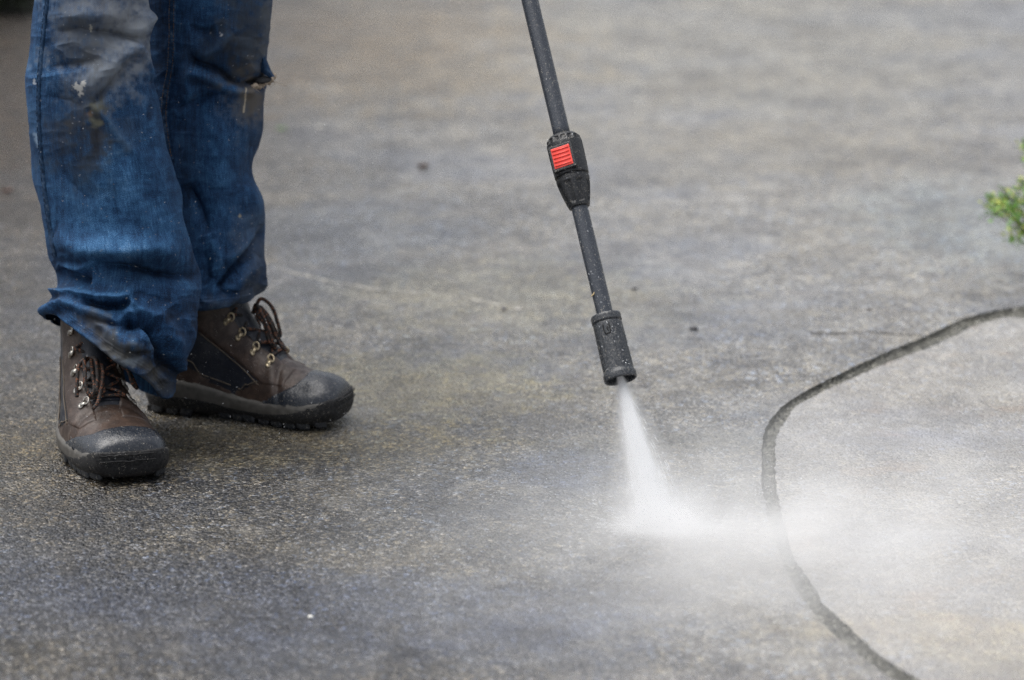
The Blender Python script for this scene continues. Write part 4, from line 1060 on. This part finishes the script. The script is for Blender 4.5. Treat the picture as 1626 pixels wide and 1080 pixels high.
leaf(447, 207, 0.020, 0.1, (0.13, 0.24, 0.06), 'small pale green leaf on the driveway just right of the torn knee')
leaf(12, 308, 0.020, 0.5, (0.09, 0.03, 0.015), 'reddish brown dead leaf at the left edge beside the jeans', 0.7)
pebble(1102, 524, 0.007, (0.035, 0.035, 0.04), 'dark pebble on the pavement between the nozzle and the thin crack')
pebble(1007, 460, 0.005, (0.05, 0.05, 0.055), 'small dark pebble on the pavement right of the lower tube')
pebble(1380, 492, 0.004, (0.07, 0.065, 0.065), 'small dark pebble just above the thin straight crack')
pebble(800, 492, 0.005, (0.08, 0.08, 0.095), 'small dark grey stone beside a white chip left of the nozzle')
pebble(824, 492, 0.0045, (0.50, 0.48, 0.45), 'white stone chip lying left of the nozzle', 'stone chip', 0.4, 'stone_chip')
pebble(493, 981, 0.0035, (0.75, 0.74, 0.70), 'tiny white stone chip on the dark pavement below the boots', 'stone chip', 0.5, 'stone_chip')
pebble(510, 203, 0.008, (0.40, 0.39, 0.36), 'pale stone chip far back behind the torn knee', 'stone chip', 0.3, 'stone_chip')

# ------------------------------------------------------------------ shrub reaching in from the right
M_leafg = simple('shrub_leaf_green', (0.15, 0.33, 0.055), 0.5, var=0.4, nscale=60)
M_leafy = simple('shrub_tip_yellow', (0.45, 0.50, 0.13), 0.55, var=0.3, nscale=60)
M_twig = simple('shrub_twig', (0.08, 0.06, 0.04), 0.8)
def shrub():
    base = on_ground(1745, 455); top_d = float(to_px(base)[2]) 
    root = empty('shrub', tuple(base), label='small yellow green shrub with feathery twigs reaching in at the right edge', category='shrub')
    tips = [(1562, 322), (1570, 312), (1578, 320), (1586, 318), (1590, 300), (1604, 326), (1613, 312), (1616, 330), (1604, 372), (1610, 352), (1620, 292), (1623, 286), (1623, 222), (1628, 240), (1622, 366), (1636, 300), (1640, 340), (1652, 262), (1664, 330), (1680, 290), (1694, 240), (1706, 330), (1730, 270), (1750, 220), (1770, 310), (1800, 270), (1830, 330)]
    lv = {0: MB(), 1: MB()}
    for k, (x, y) in enumerate(tips):
        e = at_depth(x, y, top_d + rng.uniform(-0.10, 0.10))
        m = base + (e - base) * np.array([0.55, 0.55, 0.45]) + np.array([0.02, 0, -0.01])
        c = smooth_poly(np.array([base + 0.01 * rng.normal(size=3) * [1, 1, 0], m, e]), 30)
        mb = MB(); mb.tube(c, np.linspace(0.0035, 0.0010, 30), 5); mb.build('twig', M_twig, root)
        for j in range(44):
            f = rng.uniform(0.55, 1) ** 0.25; i = min(int(f * 29), 28); p = c[i] + rng.normal(size=3) * 0.0075 * (1.1 - f * 0.3)
            d = (c[i + 1] - c[i]); d = d / np.linalg.norm(d) + rng.normal(size=3) * 0.7; d /= np.linalg.norm(d)
            s = np.cross(d, rng.normal(size=3)); s /= np.linalg.norm(s); l = rng.uniform(0.006, 0.013); u = np.cross(d, s)
            lv[1 if (f > 0.90 and rng.random() < 0.45) else 0].add([p, p + d * l * 0.5 + s * l * 0.24 + u * 0.001, p + d * l, p + d * l * 0.5 - s * l * 0.24 + u * 0.001], [[0, 1, 2, 3]])
    lv[0].build('foliage', M_leafg, root, kind='stuff'); lv[1].build('young_tips', M_leafy, root, kind='stuff')
shrub()

# ------------------------------------------------------------------ dark hedge far behind the legs
M_hedge = simple('hedge_leaf', (0.018, 0.024, 0.010), 0.6, var=0.5, nscale=30)
M_trunk = simple('hedge_wood', (0.03, 0.022, 0.015), 0.9)
def hedge():
    a = on_ground(-420, 34); b = on_ground(60, 26)
    root = empty('hedge', tuple((a + b) / 2), label='dark shaded hedge at the back edge of the driveway behind the jeans', category='hedge')
    mb = MB(); core = MB()
    u = (b - a); Ln = np.linalg.norm(u); u /= Ln; v = np.array([-u[1], u[0], 0])
    for k in range(7600):
        s = rng.uniform(0, Ln); d = rng.uniform(0, 0.75); z = rng.uniform(0.0, 1.2) * (1 - 0.12 * abs(d - 0.35))
        e_ = rng.random()
        if e_ < 0.6: d = abs(rng.normal()) * 0.06
        elif e_ < 0.78: s = Ln - abs(rng.normal()) * 0.06
        elif e_ < 0.88: z = 1.12 + rng.normal() * 0.04
        p = a + u * s + v * (d + 0.05 * math.sin(s * 9) + 0.03) + np.array([0, 0, z])
        q = rng.normal(size=3); q /= np.linalg.norm(q); r = np.cross(q, rng.normal(size=3)); r /= np.linalg.norm(r); l = rng.uniform(0.03, 0.06)
        mb.add([p, p + q * l * 0.5 + r * l * 0.3, p + q * l, p + q * l * 0.5 - r * l * 0.3], [[0, 1, 2, 3]])
    mb.build('foliage', M_hedge, root, kind='stuff')
    core.box((a + b) / 2 + v * 0.42 + np.array([0, 0, 0.53]), [u * (Ln * 0.5 - 0.12), v * 0.26, np.array([0, 0, 0.53])]); core.build('branches', M_trunk, root)
hedge()
